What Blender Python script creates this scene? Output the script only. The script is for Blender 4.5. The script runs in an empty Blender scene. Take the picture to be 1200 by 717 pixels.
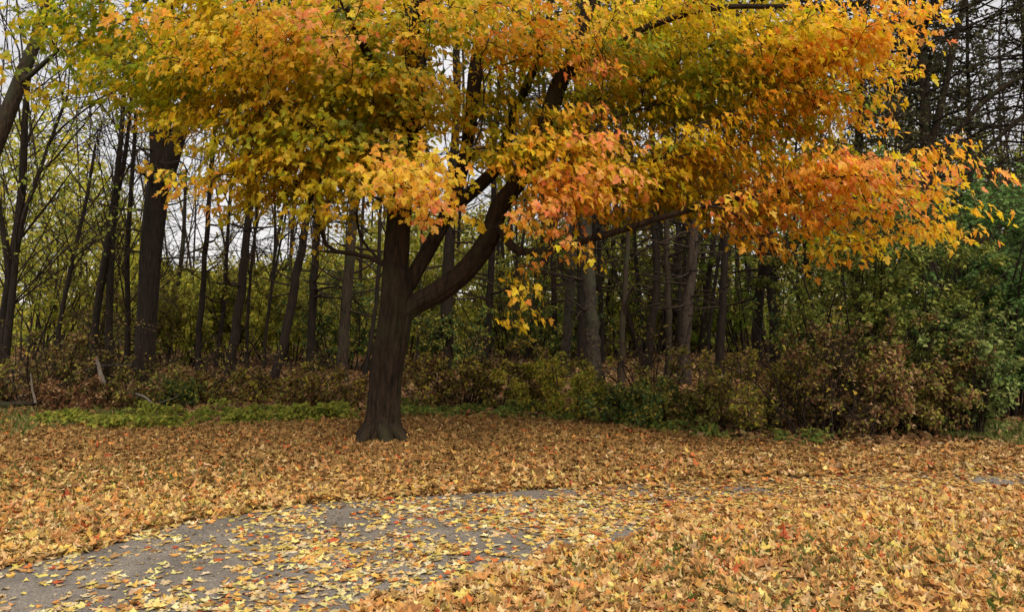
import bpy, math
import numpy as np

rng = np.random.default_rng(7)
R = math.radians
COL = bpy.context.scene.collection
F = 933.0; CX = 600.0; CY = 358.5; CAMZ = 1.6

def at(px, py, Y):
    """point seen at photo pixel (px, py) at distance Y in front of the camera"""
    return np.array([(px-CX)/F*Y, Y, CAMZ+(CY-py)/F*Y])
def gd(py):
    return CAMZ*F/(py-CY)
def gp(px, py):
    Y = gd(py); return np.array([(px-CX)/F*Y, Y])
def nrm(v):
    return v/np.maximum(np.linalg.norm(v, axis=-1, keepdims=True), 1e-9)

# ------------------------------------------------------------------ value noise
def _h(ix, iy, iz, seed):
    n = (ix*374761393 + iy*668265263 + iz*2147483647 + seed*974711) & 0xffffffff
    n = ((n ^ (n >> 13))*1274126177) & 0xffffffff
    return ((n ^ (n >> 16)) & 0xffff)/65535.0
def noise(p, seed=0):
    p = np.asarray(p, float)
    if p.shape[-1] == 2: p = np.concatenate([p, np.zeros(p.shape[:-1]+(1,))], -1)
    f = np.floor(p).astype(np.int64); t = p-f; t = t*t*(3-2*t)
    out = 0
    for dx in (0, 1):
        for dy in (0, 1):
            for dz in (0, 1):
                w = (t[..., 0] if dx else 1-t[..., 0])*(t[..., 1] if dy else 1-t[..., 1])*(t[..., 2] if dz else 1-t[..., 2])
                out = out + w*_h(f[..., 0]+dx, f[..., 1]+dy, f[..., 2]+dz, seed)
    return out
def fbm(p, seed=0, o=3):
    p = np.asarray(p, float); return sum(noise(p*2**k, seed+k)/2**k for k in range(o))/(2-2**(1-o))

# ------------------------------------------------------------------ materials
def new_mat(name):
    m = bpy.data.materials.new(name); m.use_nodes = True
    nt = m.node_tree; nt.nodes.clear()
    o = nt.nodes.new('ShaderNodeOutputMaterial')
    return m, nt, o
def nd(nt, t, **k):
    n = nt.nodes.new(t)
    for a, b in k.items():
        if a.startswith('i_'): n.inputs[a[2:].replace('_', ' ')].default_value = b
        else: setattr(n, a, b)
    return n
def leaf_mat(name, trans=.35, rough=.55, spec=.25):
    m, nt, o = new_mat(name); L = nt.links.new
    a = nd(nt, 'ShaderNodeAttribute', attribute_name='tint')
    tc = nd(nt, 'ShaderNodeTexCoord')
    nz = nd(nt, 'ShaderNodeTexNoise', i_Scale=55.0, i_Detail=3.0)
    L(tc.outputs['Object'], nz.inputs['Vector'])
    hs = nd(nt, 'ShaderNodeHueSaturation')
    mr = nd(nt, 'ShaderNodeMapRange', i_To_Min=.72, i_To_Max=1.25)
    mr.inputs['From Min'].default_value = .3; mr.inputs['From Max'].default_value = .7
    L(nz.outputs['Fac'], mr.inputs['Value']); L(mr.outputs['Result'], hs.inputs['Value'])
    L(a.outputs['Color'], hs.inputs['Color'])
    p = nd(nt, 'ShaderNodeBsdfPrincipled', i_Roughness=rough)
    p.inputs['Specular IOR Level'].default_value = spec
    t = nd(nt, 'ShaderNodeBsdfTranslucent')
    mx = nd(nt, 'ShaderNodeMixShader', i_Fac=trans)
    L(hs.outputs['Color'], p.inputs['Base Color']); L(hs.outputs['Color'], t.inputs['Color'])
    L(p.outputs[0], mx.inputs[1]); L(t.outputs[0], mx.inputs[2]); L(mx.outputs[0], o.inputs['Surface'])
    return m
def bark_mat(name, c1, c2, scale=9.0, moss=None, bump=.6, flat=8.0):
    m, nt, o = new_mat(name); L = nt.links.new
    tc = nd(nt, 'ShaderNodeTexCoord')
    mp = nd(nt, 'ShaderNodeMapping'); mp.inputs['Scale'].default_value = (1, 1, 1/flat)
    L(tc.outputs['Object'], mp.inputs['Vector'])
    n1 = nd(nt, 'ShaderNodeTexNoise', i_Scale=scale*4, i_Detail=6.0, i_Roughness=.65)
    n2 = nd(nt, 'ShaderNodeTexNoise', i_Scale=scale*.35, i_Detail=4.0)
    v = nd(nt, 'ShaderNodeTexVoronoi', i_Scale=scale*3.2, feature='DISTANCE_TO_EDGE')
    L(mp.outputs[0], n1.inputs['Vector']); L(tc.outputs['Object'], n2.inputs['Vector']); L(mp.outputs[0], v.inputs['Vector'])
    cr = nd(nt, 'ShaderNodeValToRGB')
    cr.color_ramp.elements[0].position = .32; cr.color_ramp.elements[0].color = (*c1, 1)
    cr.color_ramp.elements[1].position = .68; cr.color_ramp.elements[1].color = (*c2, 1)
    L(n1.outputs['Fac'], cr.inputs['Fac'])
    col = cr.outputs['Color']
    if moss:
        mr = nd(nt, 'ShaderNodeMapRange'); mr.inputs['From Min'].default_value = .5; mr.inputs['From Max'].default_value = .68
        L(n2.outputs['Fac'], mr.inputs['Value'])
        mx = nd(nt, 'ShaderNodeMix', data_type='RGBA'); mx.inputs['B'].default_value = (*moss, 1)
        L(mr.outputs[0], mx.inputs['Factor']); L(col, mx.inputs['A']); col = mx.outputs['Result']
    p = nd(nt, 'ShaderNodeBsdfPrincipled', i_Roughness=.9); p.inputs['Specular IOR Level'].default_value = .2
    L(col, p.inputs['Base Color'])
    ad = nd(nt, 'ShaderNodeMath', operation='ADD'); L(n1.outputs['Fac'], ad.inputs[0])
    mn = nd(nt, 'ShaderNodeMath', operation='MINIMUM'); mn.inputs[1].default_value = .25
    L(v.outputs['Distance'], mn.inputs[0]); L(mn.outputs[0], ad.inputs[1])
    b = nd(nt, 'ShaderNodeBump', i_Strength=bump, i_Distance=.03); L(ad.outputs[0], b.inputs['Height'])
    L(b.outputs[0], p.inputs['Normal']); L(p.outputs[0], o.inputs['Surface'])
    return m

M_LEAF = leaf_mat('maple_leaf_surface', .58, .5, .35)
M_SHRUB = leaf_mat('shrub_leaf_surface', .35, .75, .1)
M_DRY = leaf_mat('dry_leaf_surface', .12, .75, .15)
M_MAPLE = bark_mat('furrowed_maple_bark', (.005, .0035, .002), (.044, .025, .012), 5, (.028, .025, .010), 1.0, flat=4.0)
M_BARK = [bark_mat('dark_bark', (.006, .004, .0025), (.032, .021, .013), 10),
          bark_mat('brown_bark', (.010, .007, .004), (.065, .043, .026), 10, (.035, .036, .016)),
          bark_mat('grey_bark', (.008, .006, .004), (.066, .050, .035), 5, (.05, .052, .026), flat=1.6),
          bark_mat('pinkish_bark', (.009, .006, .004), (.070, .047, .033), 5, (.06, .045, .028), flat=1.6)]
M_TWIG = bark_mat('twig_bark', (.010, .006, .004), (.045, .029, .017), 20, bump=.2)
M_PALE = bark_mat('bleached_wood', (.09, .07, .05), (.22, .18, .14), 12, bump=.3)

# ------------------------------------------------------------------ mesh output
def link(o, parent=None):
    COL.objects.link(o)
    if parent is not None: o.parent = parent
    return o
def build(name, V, quads=None, tris=None, mat=None, parent=None, tint=None, smooth=False):
    me = bpy.data.meshes.new(name)
    V = np.ascontiguousarray(V, np.float32)
    if parent is not None:
        V = V - np.array(parent['_o'], np.float32)
    idx = []; tot = []
    if quads is not None and len(quads): idx.append(np.asarray(quads).ravel()); tot.append(np.full(len(quads), 4))
    if tris is not None and len(tris): idx.append(np.asarray(tris).ravel()); tot.append(np.full(len(tris), 3))
    idx = np.concatenate(idx).astype(np.int32); tot = np.concatenate(tot).astype(np.int32)
    me.vertices.add(len(V)); me.vertices.foreach_set('co', V.ravel())
    me.loops.add(len(idx)); me.loops.foreach_set('vertex_index', idx)
    me.polygons.add(len(tot))
    me.polygons.foreach_set('loop_start', np.concatenate([[0], np.cumsum(tot)[:-1]]).astype(np.int32))
    me.polygons.foreach_set('loop_total', tot)
    me.update(calc_edges=True)
    if tint is not None:
        a = me.color_attributes.new('tint', 'FLOAT_COLOR', 'POINT')
        c = np.ones((len(V), 4), np.float32); c[:, :3] = tint
        a.data.foreach_set('color', c.ravel())
    me.polygons.foreach_set('use_smooth', np.full(len(tot), smooth))
    if mat: me.materials.append(mat)
    return link(bpy.data.objects.new(name, me), parent)
def tag(o, label, cat, group=None, kind=None):
    o['label'] = label; o['category'] = cat
    if group: o['group'] = group
    if kind: o['kind'] = kind
    return o
def thing(name, loc, label, cat, group=None):
    o = bpy.data.objects.new(name, None); COL.objects.link(o)
    o.empty_display_size = .2
    o.location = [float(c) for c in loc]; o['_o'] = [float(c) for c in loc]
    return tag(o, label, cat, group)

# ------------------------------------------------------------------ tubes
def tubes(chains, k=5, ridge=None):
    """chains: list of (points Nx3, radii N). One tube each, all in one mesh."""
    P = np.concatenate([c[0] for c in chains]); Rr = np.concatenate([c[1] for c in chains])
    n = np.array([len(c[0]) for c in chains]); st = np.concatenate([[0], np.cumsum(n)[:-1]])
    N = len(P); last = np.zeros(N, bool); last[st+n-1] = True; first = np.zeros(N, bool); first[st] = True
    nx = np.where(last, np.arange(N), np.arange(N)+1); pv = np.where(first, np.arange(N), np.arange(N)-1)
    T = nrm(P[nx]-P[pv])
    ref = np.tile(np.array([.12, .98, .15]), (N, 1))
    flat = np.abs((T*ref).sum(1)) > .93
    # a whole chain takes one reference so that its rings never flip
    cid = np.repeat(np.arange(len(chains)), n)
    bad = np.zeros(len(chains), bool); np.logical_or.at(bad, cid, flat)
    ref[bad[cid]] = (.97, .1, .2)
    U = nrm(np.cross(T, ref)); W = np.cross(T, U)
    a = np.arange(k)/k*2*math.pi
    rr = Rr[:, None]*np.ones((1, k))
    if ridge is not None: rr = rr*ridge(P, a)
    V = P[:, None]+rr[..., None]*(U[:, None]*np.cos(a)[None, :, None]+W[:, None]*np.sin(a)[None, :, None])
    V = V.reshape(-1, 3)
    i = np.arange(N)[~last]
    j = np.arange(k); j2 = (j+1) % k
    q = np.stack([i[:, None]*k+j, i[:, None]*k+j2, (i[:, None]+1)*k+j2, (i[:, None]+1)*k+j], -1).reshape(-1, 4)
    return V, q
def tube_obj(name, chains, mat, parent, k=5, ridge=None):
    V, q = tubes(chains, k, ridge)
    o = build(name, V, quads=q, mat=mat, parent=parent, smooth=True)
    if name in ('branch_work', 'twig'): o['kind'] = 'stuff'      # uncountable fine branches
    return o
def curves(starts, dirs, lens, n=6, wob=.25, grav=0.0, g=rng):
    """random growing curves -> (M, n, 3)"""
    M = len(starts); P = np.zeros((M, n, 3)); P[:, 0] = starts; d = nrm(dirs)
    s = (np.asarray(lens)/(n-1))[:, None]
    for i in range(1, n):
        P[:, i] = P[:, i-1]+d*s
        d = nrm(d+g.normal(0, wob, (M, 3))+np.array([0, 0, grav]))
    return P
def as_chains(P, r0, r1):
    n = P.shape[1]; t = np.linspace(0, 1, n)
    r0 = np.broadcast_to(r0, (len(P),)); r1 = np.broadcast_to(r1, (len(P),))
    return [(P[i], r0[i]*(1-t)+r1[i]*t) for i in range(len(P))]
def along(P, cnt, lo=.2, hi=1.0, g=rng):
    """random points along curves; returns points, tangents, curve index"""
    M, n, _ = P.shape
    i = g.integers(0, M, cnt); t = g.uniform(lo, hi, cnt)*(n-1); f = np.minimum(t.astype(int), n-2); u = (t-f)[:, None]
    return P[i, f]*(1-u)+P[i, f+1]*u, nrm(P[i, f+1]-P[i, f]), i
def smooth_path(pts, rad, per=6):
    pts = np.asarray(pts, float); rad = np.asarray(rad, float)
    p = np.vstack([2*pts[0]-pts[1], pts, 2*pts[-1]-pts[-2]]); out = []; ro = []
    for i in range(1, len(p)-2):
        for t in np.arange(per)/per:
            out.append(.5*((2*p[i])+(-p[i-1]+p[i+1])*t+(2*p[i-1]-5*p[i]+4*p[i+1]-p[i+2])*t*t+(-p[i-1]+3*p[i]-3*p[i+1]+p[i+2])*t**3))
            ro.append(rad[i-1]*(1-t)+rad[i]*t)
    out.append(pts[-1]); ro.append(rad[-1])
    return np.array(out), np.array(ro)

# ------------------------------------------------------------------ leaves
def outline(half):
    h = np.array(half); l = h[1:-1][::-1].copy(); l[:, 0] *= -1
    return np.vstack([h, l])
T_HI = outline([(0, 0), (.12, -.05), (.32, -.14), (.30, .04), (.45, .09), (.58, .34), (.41, .34), (.23, .40), (.29, .63), (.14, .65), (0, .98)])
T_MID = outline([(0, 0), (.32, -.12), (.29, .07), (.58, .34), (.23, .40), (.27, .64), (0, .98)])
T_LOW = outline([(0, 0), (.38, .12), (.24, .45), (0, 1)])
T_TINY = outline([(0, 0), (.33, .4), (0, 1)])
def leaves(P, nrmv, tip, size, color, tmpl, curl=.25, fold=.25, g=rng):
    N = len(P)
    n = nrm(nrmv+1e-6); t = nrm(tip-(tip*n).sum(1, keepdims=True)*n+1e-6); s = np.cross(t, n)
    if len(tmpl) > 6:
        T = np.vstack([tmpl, [0, .3]]); K = len(tmpl)
        tri = np.array([(K, i, (i+1) % K) for i in range(K)])
    elif len(tmpl) == 6:
        T = tmpl; tri = np.array([(0, 1, 5), (1, 2, 5), (2, 4, 5), (2, 3, 4)])
    else:
        T = tmpl; tri = np.array([(0, 1, 2), (0, 2, 3)])
    V_ = len(T); x = T[:, 0][None]; y = T[:, 1][None]
    cu = g.normal(0, 1, (N, 1))*curl-curl*.6; fo = g.normal(.4, 1, (N, 1))*fold; tw = g.normal(0, .3, (N, 1))
    z = cu*(y-.3)**2*1.6+fo*np.abs(x)+tw*x*y
    xs = x*g.uniform(.8, 1.12, (N, 1))
    sz = np.asarray(size)[:, None, None]
    V = P[:, None]+sz*(s[:, None]*xs[..., None]+t[:, None]*y[..., None]*np.ones((N, 1, 1))+n[:, None]*z[..., None])
    F_ = (np.arange(N)[:, None, None]*V_+tri[None]).reshape(-1, 3)
    return V.reshape(-1, 3), F_, np.repeat(color, V_, axis=0)
def leaf_obj(name, parts, mat, parent=None):
    Vs, Fs, Cs = [], [], []; off = 0
    for V, F_, C in parts:
        Vs.append(V); Fs.append(F_+off); Cs.append(C); off += len(V)
    return build(name, np.vstack(Vs), tris=np.vstack(Fs), mat=mat, parent=parent, tint=np.vstack(Cs))
def rnd_dir(N, g=rng): return nrm(g.normal(0, 1, (N, 3)))
def pick(pal, N, jit=.18, g=rng):
    pal = np.array(pal); c = pal[g.integers(0, len(pal), N)]
    return np.clip(c*g.uniform(1-jit, 1+jit, (N, 1))*g.uniform(1-jit*.5, 1+jit*.5, (N, 3)), 0, .9)

PAL = dict(
    G=[(.22, .28, .02), (.29, .33, .02), (.36, .36, .02)],
    O=[(.52, .44, .02), (.60, .45, .02), (.40, .41, .02), (.66, .47, .02)],
    Y=[(.76, .52, .02), (.82, .56, .03), (.72, .46, .02), (.60, .47, .02)],
    A=[(.90, .44, .035), (.90, .50, .035), (.90, .36, .04), (.90, .56, .07)],
    R=[(.90, .35, .09), (.90, .28, .08), (.90, .41, .11), (.90, .48, .08)])

# ================================================================== THE SETTING
def pip(x, y, poly):
    ins = np.zeros(len(x), bool); j = len(poly)-1
    for i in range(len(poly)):
        xi, yi = poly[i]; xj, yj = poly[j]
        c = ((yi > y) != (yj > y)) & (x < (xj-xi)*(y-yi)/(yj-yi+1e-12)+xi); ins ^= c; j = i
    return ins
PU = [(-5.2, -2), (-4.5, 1.5), (-3.75, 3.6)]+[tuple(gp(*q)) for q in ((0, 662), (150, 627), (300, 598), (400, 588), (600, 576), (900, 559), (1200, 551))]+[(9, 8.1), (14, 8.3)]
PL = [(-2.9, -2), (-2.0, 1.5), (-1.2, 3.4)]+[tuple(gp(*q)) for q in ((440, 717), (540, 690), (700, 650), (800, 622), (900, 600), (1050, 583), (1200, 575))]+[(9, 7.3), (14, 7.6)]
def resamp(pl, n=90):
    p, _ = smooth_path(np.array([(x, y, 0) for x, y in pl]), np.ones(len(pl)), 8)
    d = np.concatenate([[0], np.cumsum(np.linalg.norm(np.diff(p, axis=0), axis=1))])
    t = np.linspace(0, d[-1], n)
    return np.stack([np.interp(t, d, p[:, i]) for i in (0, 1)], 1)
U_, L_ = resamp(PU), resamp(PL)
PATHPOLY = np.vstack([U_, L_[::-1]])

def ground_h(x, y):
    amp = np.clip((y-11.5)/6, 0, 1)*np.clip(1.5-np.hypot(x, y)/80, 0, 1)
    p = np.stack([x*.35, y*.35], -1)
    return amp*(.34*fbm(p, 5)-.12)
# ground: one sheet to the horizon, finer near the camera
gx = np.concatenate([-np.geomspace(900, 16, 22), np.linspace(-15, 15, 91), np.geomspace(16, 900, 22)])
gy = np.concatenate([-np.geomspace(900, 6, 16), np.linspace(-5, 34, 118), np.geomspace(36, 900, 20)])
X, Y = np.meshgrid(gx, gy); Z = ground_h(X, Y)
V = np.stack([X, Y, Z], -1).reshape(-1, 3); w = len(gx)
i, j = np.meshgrid(np.arange(len(gy)-1), np.arange(w-1), indexing='ij'); a = (i*w+j).ravel()
m, nt, o = new_mat('leafy_soil'); L = nt.links.new
tc = nd(nt, 'ShaderNodeTexCoord')
n1 = nd(nt, 'ShaderNodeTexNoise', i_Scale=14.0, i_Detail=8.0, i_Roughness=.7); n2 = nd(nt, 'ShaderNodeTexNoise', i_Scale=1.3, i_Detail=3.0)
vo = nd(nt, 'ShaderNodeTexVoronoi', i_Scale=18.0)
for q in (n1, n2, vo): L(tc.outputs['Object'], q.inputs['Vector'])
cr = nd(nt, 'ShaderNodeValToRGB'); e = cr.color_ramp.elements
e[0].position = .3; e[0].color = (.018, .012, .006, 1); e[1].position = .72; e[1].color = (.13, .075, .03, 1)
e2 = cr.color_ramp.elements.new(.5); e2.color = (.06, .036, .015, 1)
L(n1.outputs['Fac'], cr.inputs['Fac'])
mx = nd(nt, 'ShaderNodeMix', data_type='RGBA', blend_type='MULTIPLY'); mx.inputs['Factor'].default_value = .5
L(cr.outputs['Color'], mx.inputs['A']); L(vo.outputs['Color'], mx.inputs['B'])
p = nd(nt, 'ShaderNodeBsdfPrincipled', i_Roughness=.95); L(mx.outputs['Result'], p.inputs['Base Color'])
b = nd(nt, 'ShaderNodeBump', i_Strength=1.0, i_Distance=.05); L(n1.outputs['Fac'], b.inputs['Height']); L(b.outputs[0], p.inputs['Normal'])
L(p.outputs[0], o.inputs['Surface'])
g_ = build('ground', V, quads=np.stack([a, a+1, a+w+1, a+w], 1), mat=m, smooth=True); g_['kind'] = 'structure'; g_['label'] = 'brown leafy soil of the clearing and forest floor'

# the asphalt path
m, nt, o = new_mat('asphalt'); L = nt.links.new
tc = nd(nt, 'ShaderNodeTexCoord')
n1 = nd(nt, 'ShaderNodeTexNoise', i_Scale=70.0, i_Detail=6.0, i_Roughness=.8); n2 = nd(nt, 'ShaderNodeTexNoise', i_Scale=2.2, i_Detail=5.0, i_Roughness=.6)
vo = nd(nt, 'ShaderNodeTexVoronoi', i_Scale=150.0)
for q in (n1, n2, vo): L(tc.outputs['Object'], q.inputs['Vector'])
cr = nd(nt, 'ShaderNodeValToRGB'); e = cr.color_ramp.elements
e[0].position = .05; e[0].color = (.24, .215, .18, 1); e[1].position = .5; e[1].color = (.100, .084, .066, 1)
L(vo.outputs['Distance'], cr.inputs['Fac'])
mr = nd(nt, 'ShaderNodeMapRange', i_To_Min=.65, i_To_Max=1.3); mr.inputs['From Min'].default_value = .3; mr.inputs['From Max'].default_value = .7; L(n2.outputs['Fac'], mr.inputs['Value'])
hs = nd(nt, 'ShaderNodeHueSaturation'); L(cr.outputs['Color'], hs.inputs['Color'])
m3 = nd(nt, 'ShaderNodeMapRange', i_To_Min=.25, i_To_Max=1.95); m3.inputs['From Min'].default_value = .3; m3.inputs['From Max'].default_value = .7; L(n1.outputs['Fac'], m3.inputs['Value'])
mm = nd(nt, 'ShaderNodeMath', operation='MULTIPLY'); L(mr.outputs[0], mm.inputs[0]); L(m3.outputs[0], mm.inputs[1]); L(mm.outputs[0], hs.inputs['Value'])
p = nd(nt, 'ShaderNodeBsdfPrincipled', i_Roughness=.8); L(hs.outputs['Color'], p.inputs['Base Color'])
b = nd(nt, 'ShaderNodeBump', i_Strength=.6, i_Distance=.006); L(n1.outputs['Fac'], b.inputs['Height']); L(b.outputs[0], p.inputs['Normal'])
L(p.outputs[0], o.inputs['Surface'])
n = len(U_); cross = np.linspace(0, 1, 9)
V = (U_[:, None]*(1-cross)[None, :, None]+L_[:, None]*cross[None, :, None]).reshape(-1, 2)
V = np.column_stack([V, np.full(len(V), .006)])
i, j = np.meshgrid(np.arange(n-1), np.arange(8), indexing='ij'); a = (i*9+j).ravel()
pa = build('path', V, quads=np.stack([a, a+9, a+10, a+1], 1), mat=m); pa['kind'] = 'structure'; pa['label'] = 'grey asphalt footpath strewn with leaves'

# ---- fallen leaf carpet
# litter limit towards the wood (the brushy edge)
EDGE_X = np.array([gp(q, y_)[0] for q, y_ in ((-100, 485), (60, 487), (200, 500), (420, 490), (600, 492), (760, 505), (860, 520), (1000, 525), (1250, 524))])
EDGE_Y = np.array([gp(q, y_)[1] for q, y_ in ((-100, 485), (60, 487), (200, 500), (420, 490), (600, 492), (760, 505), (860, 520), (1000, 525), (1250, 524))])
def scatter(N, x0, x1, y0, y1, g=rng):
    return g.uniform(x0, x1, N), g.uniform(y0, y1, N)
BARE = [(60, 690, 110, 22), (200, 640, 130, 18), (330, 618, 120, 15), (300, 670, 160, 18), (400, 690, 60, 30), (430, 640, 60, 20), (430, 598, 60, 8), (150, 665, 120, 14), (560, 660, 60, 8),
        (520, 628, 60, 7), (640, 578, 40, 8), (600, 628, 40, 6), (790, 590, 55, 8), (700, 600, 40, 6), (720, 630, 45, 8), (860, 575, 40, 4), (1180, 563, 40, 6), (460, 612, 60, 7)]
def bare_field(x, y):
    px = CX+x/y*F; py = CY+CAMZ*F/y; f = np.zeros(len(x))
    for bx, by, rx, ry in BARE: f = np.maximum(f, np.exp(-(((px-bx)/rx)**2+((py-by)/ry)**2)))
    return f
FL = []
def litter(N, x0, x1, y0, y1, tmpl, smin, smax, edge=True, thick=.05):
    x, y = scatter(N, x0, x1, y0, y1)
    keep = np.abs(x) < y*.80+1.2
    if edge: keep &= y < np.interp(x, EDGE_X, EDGE_Y)+rng.normal(.1, .22, N)
    wx = (fbm(np.stack([x*1.7, y*1.7], -1), 41, 3)-.5)*1.2; wy_ = (fbm(np.stack([x*1.7, y*1.7], -1), 47, 3)-.5)*1.0
    on = pip(x+wx, y+wy_, PATHPOLY) & pip(x, y, PATHPOLY)
    c = fbm(np.stack([x*2.3, y*2.3], -1), 21, 3); c2 = fbm(np.stack([x*.8, y*.8], -1), 31, 2)
    bf = bare_field(np.where(y > 1, x, 0), np.maximum(y, 1))
    dens_path = np.clip((c-.40)*1.3+.40-.30*bf*(1.15-c), .07, 1)
    dens_path = np.where(bf > .35, dens_path*np.where(x > 1.2, .8, .86), dens_path)
    # the left end of the path is barest
    dens_path *= np.where(x < .2, .36, np.where(x < 1.2, .72, 1.0)); dens_path = np.where((x > 1.2) & (bf < .3), np.maximum(dens_path, .9), dens_path)
    dens = np.where(on, dens_path, np.clip(.75+c, .5, 1))
    keep &= rng.uniform(0, 1, N) < dens
    x, y, on, c, c2 = x[keep], y[keep], on[keep], c[keep], c2[keep]; N = len(x)
    pile = np.where(on, .08, 1.0)
    z = ground_h(x, y)+.010+rng.uniform(0, 1, N)**1.3*thick*pile
    nn = np.column_stack([rng.normal(0, 1, N)*(.10+.19*pile), rng.normal(0, 1, N)*(.10+.19*pile)-.1*pile, np.ones(N)])
    flip = rng.uniform(0, 1, N) < .35; nn[flip] *= -1
    ang = rng.uniform(0, 2*math.pi, N)
    tip = np.column_stack([np.cos(ang), np.sin(ang), np.zeros(N)])
    tan = [(.50, .355, .17), (.42, .225, .075), (.36, .175, .05), (.46, .265, .10), (.27, .125, .038), (.48, .31, .12), (.43, .195, .05), (.37, .22, .085)]
    yel = [(.52, .34, .08), (.48, .28, .06), (.56, .42, .15), (.44, .32, .08)]
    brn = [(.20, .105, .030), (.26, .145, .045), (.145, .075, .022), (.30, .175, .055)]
    org = [(.42, .12, .03), (.34, .07, .025), (.50, .20, .05)]
    col = pick(tan, N)
    crm = [(.54, .46, .27), (.50, .42, .16), (.44, .33, .17), (.40, .30, .16), (.56, .44, .12)]
    col = np.where((on & (rng.uniform(0, 1, N) < np.clip(.72-.38*(x+.3), .08, .72)))[:, None], pick(crm, N), col)
    u = rng.uniform(0, 1, N)
    wy = np.clip(.13+.5*(c2-.5)*.6+.06+np.where(on, .06, 0)+np.where((y > 5) & (y < 7.4), .12, 0)-np.clip((y-7.5)*.1, 0, .15), .03, .6)
    wb = np.clip(np.where(on & (x < 1), .06, .19)+np.clip((y-6.2)*.30, 0, .85)-np.clip((x-1.5)*.09, 0, .5), .06, .9)  # browner towards the wood: shade under the maple put into the leaf colours
    col = np.where((u < wy)[:, None], pick(yel, N), col); u = rng.uniform(0, 1, N)
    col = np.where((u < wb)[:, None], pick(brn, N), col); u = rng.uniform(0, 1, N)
    col = np.where((u < .022+.05*(c > .62)+np.where(on, .05, 0))[:, None], pick(org, N), col)
    P = np.column_stack([x, y, z])
    size = np.where(on, rng.uniform(smin*.7, smax*.85, N), rng.uniform(smin, smax, N))
    for sel, cu in ((on, .22), (~on, .42)):
        if sel.any(): FL.append(leaves(P[sel], nn[sel], tip[sel], size[sel], col[sel], tmpl, cu, cu))
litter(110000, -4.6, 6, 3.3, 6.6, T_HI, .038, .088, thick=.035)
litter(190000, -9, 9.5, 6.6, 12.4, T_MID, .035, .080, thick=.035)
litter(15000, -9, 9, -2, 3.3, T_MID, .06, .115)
# leaves blown against the foot of the maple
N = 1500; a_ = rng.uniform(0, 6.283, N); q_ = .20+rng.gamma(1.6, .16, N); bxm = (447-CX)/F*9.4
FL.append(leaves(np.column_stack([bxm+np.cos(a_)*q_, 9.4+np.sin(a_)*q_, .015+.13*np.exp(-q_/.28)*rng.uniform(.2, 1, N)]), np.column_stack([np.cos(a_)*.4, np.sin(a_)*.4, np.ones(N)])+rng.normal(0, .25, (N, 3)), rnd_dir(N),
                 rng.uniform(.045, .085, N), pick([(.20, .105, .03), (.28, .15, .045), (.36, .20, .07), (.15, .08, .025)], N), T_MID, .45, .4))
N = 30000; x, y = scatter(N, -4.6, 9, 3.3, 9); k = pip(x, y, PATHPOLY) & (fbm(np.stack([x*3, y*3], -1), 12, 2) > .42); x, y = x[k], y[k]; N = len(x)
FL.append(leaves(np.column_stack([x, y, np.full(N, .011)]), np.column_stack([rng.normal(0, .25, N), rng.normal(0, .25, N), np.ones(N)]), rnd_dir(N)*[1, 1, 0], rng.uniform(.006, .028, N),
                 pick([(.20, .13, .06), (.32, .23, .11), (.10, .07, .04), (.40, .32, .16)], N), T_LOW, .3, .2))
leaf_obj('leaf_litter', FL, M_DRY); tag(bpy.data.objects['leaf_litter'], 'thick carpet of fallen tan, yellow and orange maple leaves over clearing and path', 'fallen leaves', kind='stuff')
# forest floor litter, browner
N = 76000; y = rng.uniform(8.6, 30, N); x = rng.uniform(-1, 1, N)*(y*.75+1)
k = y > np.interp(x, EDGE_X, EDGE_Y)-.1; x, y = x[k], y[k]; N = len(x)
P = np.column_stack([x, y, ground_h(x, y)+rng.uniform(.005, .06, N)])
FL = [leaves(P, np.column_stack([rng.normal(0, .5, N), rng.normal(-.1, .5, N), np.ones(N)]), rnd_dir(N), rng.uniform(.08, .14, N),
             pick([(.17, .085, .03), (.24, .13, .05), (.11, .055, .02), (.30, .19, .08), (.20, .09, .04)], N), T_LOW, .4, .3)]
leaf_obj('woodland_leaf_litter', FL, M_DRY); tag(bpy.data.objects['woodland_leaf_litter'], 'dull brown leaf litter on the shaded forest floor between the trunks', 'leaf litter', kind='stuff')

# grass blades among the leaves and at the right edge
def grass(name, zones, label):
    Ps, Cs, S = [], [], []
    for (x0, x1, y0, y1, N, hmin, hmax) in zones:
        x, y = scatter(N, x0, x1, y0, y1); k = ~pip(x, y, PATHPOLY)
        k &= fbm(np.stack([x*1.9, y*1.9], -1), 77, 2) > .40
        x, y = x[k], y[k]; n = len(x)
        Ps.append(np.column_stack([x, y, ground_h(x, y)])); S.append(rng.uniform(hmin, hmax, n))
        Cs.append(pick([(.08, .11, .02), (.11, .13, .03), (.15, .15, .04), (.22, .19, .07)], n))
    P = np.vstack(Ps); N = len(P); C = np.vstack(Cs); S = np.concatenate(S)
    tip = np.column_stack([rng.normal(0, .45, N), rng.normal(0, .45, N), np.ones(N)])
    bl = np.array([(-.045, 0), (.045, 0), (.03, .55), (0, 1)])
    leaf_obj(name, [leaves(P, rnd_dir(N)*[1, 1, .2], tip, S, C, bl, .5, .1)], M_SHRUB)
    tag(bpy.data.objects[name], label, 'grass', kind='stuff')
grass('grass', [(.3, 4.5, 3.3, 5.4, 6000, .05, .10), (-5, -2.2, 4.6, 8, 5000, .05, .09)], 'short green grass showing through gaps in the nearest fallen leaves')
grass('grass_verge', [(5.2, 9, 8.9, 10.6, 14000, .05, .13), (-9, -5, 9.5, 12, 2500, .08, .16)], 'longer green grass at the foot of the dark bush at the right edge')

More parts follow.
